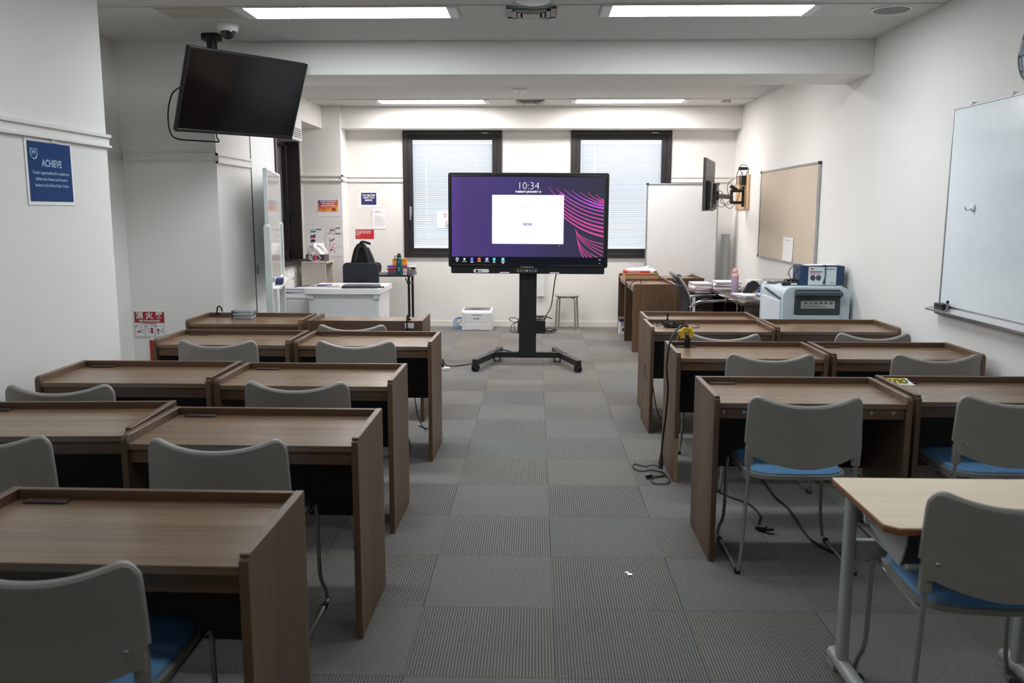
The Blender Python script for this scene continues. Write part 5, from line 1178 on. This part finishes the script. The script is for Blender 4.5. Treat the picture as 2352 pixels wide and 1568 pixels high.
obj('carton_body', B().box(-.075, .075, -.06, .06, 0, .115), M_PAPER, t, bev=.003)
obj('printed_picture', B().prism([(-.02, .03), (.03, .03), (.045, .06), (.0, .085), (-.02, .06)], -.0625, -.060, 'y'), colr('picture_dark', (70, 70, 90)), t)
t = thing('blue_pencil_case', 'blue cloth case beside the small white carton', 'case', (2.275, 8.62, .7005), R(-8))
obj('case_body', B().prism(rrect(-.055, .055, 0, .06, .015), -.04, .04, 'y'), colr('case_blue', (92, 110, 180)), t, bev=.008)
obj('zip', B().box(-.05, .05, -.004, .004, .058, .062), M_DGREY, t)
tag(obj('desk_cable', B().tube([(2.25, 7.86, .712), (2.08, 7.75, .712), (1.96, 7.655, .708), (1.85, 7.645, .695), (1.83, 7.65, .60), (1.83, 7.66, .40)], .005, 6), M_CORD), 'black cable drooping over the front corner of the dark desk', 'cable')
tag(obj('wall_socket', B().box(XR-.008, XR-.001, 8.62, 8.74, .88, .98), M_WHITE, bev=.003), 'white wall plate under the beige pin board', 'socket')

t = thing('mesh_office_chair', 'black mesh office chair with chrome arms facing the wall desk', 'chair', (1.50, 8.57, 0), R(-90))
# local +y = sitting direction (towards the wall), x across
def fmesh(u, v):
    x = (u-.5)*.44; z = .47+.42*v; y = -.02-.10*v+.05*math.sin(PI*v*.9)-.0
    return Vector((x, y, z))
obj('backrest', B().grid(fmesh, 12, 20), mat('mesh_navy', (30, 34, 46), .6, bump=(900, .3)), t, solid=.01)
for s in (-1, 1):
    obj('side_rail', B().tube([(s*.225, .30, .42), (s*.225, .06, .415), (s*.225, .0, .45), (s*.225, .015, .60), (s*.225, -.03, .75), (s*.225, -.115, .885)], .013, 10), M_CHROME, t)
    obj('armrest', B().tube([(s*.235, .0, .585), (s*.26, .04, .615), (s*.265, .10, .642), (s*.265, .30, .652), (s*.265, .41, .650), (s*.26, .45, .62), (s*.25, .455, .55), (s*.23, .44, .44)], .013, 10), M_CHROME, t)
obj('top_bar', B().tube([(-.235, -.115, .885), (.235, -.115, .885)], .022, 12, smooth=0), mat('bar_grey', (130, 130, 132), .35, .6), t)
obj('hanger_loop', B().tube([(-.20, -.06, .79), (-.20, -.135, .80), (.20, -.135, .80), (.20, -.06, .79)], .009, 8, smooth=0), M_CHROME, t)
obj('seat', B().prism(rrect(-.22, .22, .0, .45, .05), .42, .45, 'z'), MATS['mesh_navy'], t, bev=.01)
obj('gas_column', B().cyl((0, .22, .09), (0, .22, .41), .027), M_CHROME, t)
b = B()
for k in range(5):
    a = R(72*k); b.tube([(0, .22, .10), (.15*math.cos(a), .22+.15*math.sin(a), .09), (.28*math.cos(a), .22+.28*math.sin(a), .07)], .018, 8)
obj('star_base', b, M_CHROME, t)
for k in range(5):
    a = R(72*k); obj('caster', B().cyl((.28*math.cos(a)-.02, .22+.28*math.sin(a), .027), (.28*math.cos(a)+.02, .22+.28*math.sin(a), .027), .027), M_RUB, t)

# cardboard tray and papers on the turned desk
t = thing('cardboard_tray', 'shallow brown cardboard tray on the turned desk', 'tray', (1.265, 10.42, .7065), R(1))
M_CARD = mat('cardboard', (188, 150, 104), .8)
obj('tray_body', B().box(-.195, .195, -.13, .13, 0, .004).box(-.195, .195, -.134, -.13, 0, .072).box(-.195, .195, .13, .134, 0, .072).box(-.199, -.195, -.134, .134, 0, .072).box(.195, .199, -.134, .134, 0, .072), M_CARD, t)
obj('flap', B().box(-.199, .199, -.15, -.136, .058, .062), M_CARD, t)
t = thing('red_booklet', 'red and white booklet lying across the cardboard tray', 'booklet', (1.25, 10.42, .7785), R(-2))
obj('cover', B().box(-.19, .12, -.13, .13, .0, .020), colr('booklet_red', (206, 40, 44)), t, bev=.002)
obj('white_spine_end', B().box(.12, .185, -.125, .125, .0, .020), M_PAPER, t)
obj('green_tab', B().box(.165, .20, -.128, -.10, .002, .022), colr('booklet_green', (50, 130, 84)), t)
obj('cover_text', B().box(-.15, .0, -.1312, -.130, .007, .013), M_PAPER, t)
t = thing('tissue_packet', 'soft white packet on top of the red booklet', 'packet', (1.27, 10.42, .8000), R(3))
def fpk(u, v):
    x = (u-.5)*.34; y = (v-.5)*.22; e = max(0, 1-(2*u-1)**6)*max(0, 1-(2*v-1)**6); return Vector((x, y, .004+.026*e+.004*math.sin(30*u)*e))
obj('packet_body', B().grid(fpk, 30, 12), M_PAPER, t)
obj('packet_base', B().box(-.165, .165, -.105, .105, 0, .006), M_PAPER, t); obj('loose_tip', B().prism([(-.01, .03), (.10, .055), (.07, .03)], -.02, .03, 'y'), M_PAPER, t)
tag(obj('desk_lead', B().tube([(1.18, 9.62, .708), (1.17, 9.60, .755), (1.10, 9.53, .74), (1.045, 9.50, .70), (1.035, 9.48, .60), (1.03, 9.46, .52)], .005, 6), M_CORD), 'thin black lead arching over the rail of the turned desk', 'cable')
t = thing('toner_carton', 'small white and navy carton on the floor under the turned desk', 'box', (1.09, 10.62, 0))
obj('carton_body', B().box(-.05, .055, -.09, .09, 0, .20), M_PAPER, t, bev=.002)
obj('navy_band', B().box(-.0512, .0562, -.0912, .0912, .155, .185), colr('toner_navy', (40, 44, 110)), t)
obj('brown_top', B().box(-.0515, .0565, -.0915, .0915, .1855, .202), colr('toner_brown', (110, 96, 84)), t)
obj('round_mark', B().cyl((.0, -.093, .06), (.0, -.0905, .06), .02), MATS['toner_navy'], t); obj('print_lines', B().box(-.03, .035, -.092, -.0905, .135, .142).box(-.03, .01, -.092, -.0905, .112, .118), MATS['toner_navy'], t)

# ------------------------------------------------------------------ small things on the desks and floor
t = thing('adapter_tangle', 'tangle of black adapter cables heaped on the aisle desk', 'cables', (.955, 5.98, .7065))
obj('leads', tangle(B(), (0, 0, 0), .075, 10, 21, .0028, .6).tube([(.06, 0, .01), (.12, .04, .03), (.17, 0, .02), (.18, -.05, .006), (.10, -.06, .006), (.04, -.03, .01)], .003, 6).tube([(-.05, .02, .01), (-.10, .05, .02), (-.13, -.02, .006)], .003, 6), M_CORD, t)
obj('adapter', B().box(-.035, .045, -.035, .02, .0, .028), M_BLK, t, bev=.006)
obj('standing_plug', B().cyl((-.02, .07, .0), (-.02, .075, .05), .014, .008).cyl((-.02, .075, .05), (-.018, .078, .09), .005, .008), M_BLK, t)
t = thing('taped_plug', 'yellow taped plug and black cord standing in the desk flap', 'plug', (.905, 5.075, .7135))
obj('socket_body', B().box(-.017, .017, -.016, .016, .0, .05).cyl((0, 0, .05), (0, 0, .07), .013, .009), M_BLK, t, bev=.003)
obj('yellow_tape', B().tube([(-.03, 0, .085), (-.012, 0, .105), (.012, 0, .10), (.022, 0, .075), (.016, 0, .055)], .015, 8).box(-.03, -.004, -.012, .012, .055, .10, M=Matrix.Rotation(R(-12), 4, 'Y')), colr('tape_yellow', (228, 186, 30)), t)
obj('yellow_lead', B().tube([(-.03, 0, .10), (-.05, 0, .07), (-.06, .02, .03)], .0025, 6), MATS['tape_yellow'], t)
obj('cord', B().tube([(.008, 0, .112), (-.03, -.02, .125), (-.08, -.06, .10), (-.125, -.12, .03), (-.142, -.16, -.10), (-.135, -.18, -.22), (-.142, -.19, -.36), (-.160, -.20, -.52), (-.166, -.21, -.62)], .0055, 8), M_CORD, t)
obj('inline_connector', B().cyl((-.166, -.21, -.600), (-.168, -.215, -.655), .008, .014).cyl((-.168, -.215, -.655), (-.172, -.225, -.690), .0145), M_DGREY, t)
t = thing('floor_lead', 'thin black lead coiled on the carpet at the foot of the chipped desk', 'cable', (0, 0, .006))
obj('lead', B().tube([(.745, 4.86, .02), (.70, 4.92, .02), (.66, 4.95, .002), (.60, 5.00, .001), (.585, 4.93, .001), (.62, 4.86, .001), (.69, 4.88, .001), (.75, 4.83, .001), (.735, 4.775, .001), (.655, 4.76, .001), (.645, 4.72, .001), (.69, 4.74, .001), (.75, 4.77, .001), (.765, 4.70, .001), (.735, 4.63, .001), (.67, 4.63, .001), (.655, 4.69, .001)], .0035, 6), M_CORD, t)
obj('plug', B().cyl((.635, 4.735, .006), (.668, 4.755, .008), .008, .011), M_BLK, t)
t = thing('floor_power_cord', 'black cord with a plug lying under the bolted desk', 'cable', (0, 0, .006))
obj('cord', B().tube([(.93, 4.62, .0), (.98, 4.533, 0), (1.047, 4.413, 0), (1.114, 4.312, 0), (1.13, 4.151, 0), (1.092, 4.028, 0), (1.062, 3.96, 0)], .0045, 6), M_CORD, t)
obj('plug', B().cyl((1.062, 3.96, .008), (1.105, 3.93, .010), .009, .016).box(1.10, 1.135, 3.91, 3.93, .006, .018), M_BLK, t, bev=.002)
tag(obj('long_floor_cord', B().tube([(1.26, 4.95, .007), (1.286, 4.697, .007), (1.279, 4.421, .007), (1.299, 4.252, .007), (1.282, 3.976, .007), (1.285, 3.811, .007), (1.33, 3.684, .007), (1.42, 3.62, .007), (1.60, 3.58, .007)], .0055, 8), M_CORD), 'long black cord snaking on the carpet under the chair at the bolted desk', 'cable')
tag(obj('trailing_cable', B().tube([(-.70, 5.53, .40), (-.705, 5.56, .30), (-.70, 5.60, .18), (-.715, 5.70, .06), (-.75, 5.80, .008), (-.82, 5.88, .008)], .004, 6).tube([(-.80, 5.54, .35), (-.79, 5.62, .15), (-.765, 5.75, .02), (-.75, 5.80, .008)], .0035, 6), M_CORD), 'thin cords dropping behind the second row aisle desk', 'cable')
tag(obj('desk_rear_cord', B().tube([(.86, 6.30, .36), (.88, 6.28, .2), (.90, 6.22, .06), (.93, 6.15, .008), (.98, 6.10, .008)], .004, 6), M_CORD), 'cord hanging under the desk with the adapter tangle', 'cable')
tag(obj('cable_clip', B().tube([(.776, 5.98, .44), (.762, 5.92, .40), (.776, 5.86, .355)], .0035, 6, smooth=0), M_CORD), 'bent black cable sticking out of the aisle desk end panel', 'cable')
t = thing('sticker_label', 'yellow and white sticker with black print on the desk by the wall side', 'sticker', (1.715, 4.022, .7165), 0, rot=(R(19), 0, R(-3)))
obj('paper', B().prism([(-.05, -.035), (.065, -.035), (.05, .0), (.045, .028), (-.05, .028)], 0, .0015, 'z'), M_PAPER, t)
obj('yellow_area', B().box(-.048, .035, -.027, .026, .0015, .002), colr('sticker_yellow', (206, 196, 50)), t)
text('OUT', .05, M_BLK, t, (-.004, -.0, .0025), (0, 0, PI), bold=.0016, sx=.85)
t = thing('clear_case', 'folded clear plastic case on the front row desk', 'case', (-2.18, 6.33, .7065), R(-4))
M_CLR = mat('clear_case_plastic', (196, 204, 212), .15, trans=.45)
for k in range(3): obj('shell', B().prism(rrect(-.075, .075, -.045, .045, .012), .001+.024*k, .020+.024*k, 'z'), M_CLR, t, bev=.003, rot=(0, 0, R(3*k-3)))
obj('side_clip', B().box(-.09, -.07, -.03, .03, .005, .06).tube([(.075, -.03, .03), (.095, -.02, .05), (.09, .02, .06), (.075, .03, .04)], .004, 6), M_DGREY, t, bev=.002)
tag(obj('desk_hook_lead', B().tube([(-2.42, 6.43, .707), (-2.425, 6.43, .74), (-2.42, 6.43, .775), (-2.405, 6.43, .785), (-2.39, 6.43, .77), (-2.385, 6.43, .745)], .006, 8), M_CORD), 'short black lead standing up from the corner of the front row desk', 'cable')
tag(obj('socket_lead', B().tube([(-.905, 6.06, .7065), (-.905, 6.05, .755), (-.907, 6.03, .775), (-.908, 6.002, .76), (-.909, 5.998, .70), (-.91, 5.996, .64), (-.91, 5.99, .50)], .0055, 8).cyl((-.900, 6.07, .7065), (-.900, 6.07, .745), .010), M_CORD), 'black lead hooked over the turned round desk beside its socket plate', 'cable')
tag(obj('floor_debris', B().box(.385, .400, 3.436, 3.446, .001, .004).box(.392, .412, 3.412, 3.428, .001, .005), mat('foil_scrap', (200, 200, 196), .3, .5)), 'tiny scrap of foil on a ribbed carpet tile in the aisle', 'scrap')

# ------------------------------------------------------------------ daylight, camera, colour
w = bpy.data.worlds.new('daylight'); S.world = w; w.use_nodes = True
bg = w.node_tree.nodes['Background']; bg.inputs[0].default_value = (.92, .96, 1.0, 1); bg.inputs[1].default_value = 2.4

cam = bpy.data.cameras.new('camera'); co = bpy.data.objects.new('camera', cam); COL.objects.link(co); S.camera = co
cam.sensor_fit = 'HORIZONTAL'; cam.sensor_width = 36; cam.lens = 36*1970.2/2352; cam.clip_start = .05; cam.clip_end = 100
th, ps, ro = .151212, .02742, .002008
fw = Vector((-math.sin(ps)*math.cos(th), math.cos(ps)*math.cos(th), -math.sin(th))); r0 = Vector((math.cos(ps), math.sin(ps), 0)); u0 = r0.cross(fw)
rt = r0*math.cos(ro)+u0*math.sin(ro); up = -r0*math.sin(ro)+u0*math.cos(ro)
mw = Matrix((rt, up, -fw)).transposed().to_4x4(); mw.translation = (0, 0, 1.5086); co.matrix_world = mw
cam.dof.use_dof = True; cam.dof.focus_distance = 7.5; cam.dof.aperture_fstop = 5.0

v = S.view_settings; v.view_transform = 'Standard'; v.look = 'None'; v.exposure = 0.08; v.gamma = 1; v.use_curve_mapping = False
c_ = S.cycles; c_.max_bounces = 10; c_.diffuse_bounces = 6; c_.glossy_bounces = 4; c_.transparent_max_bounces = 12
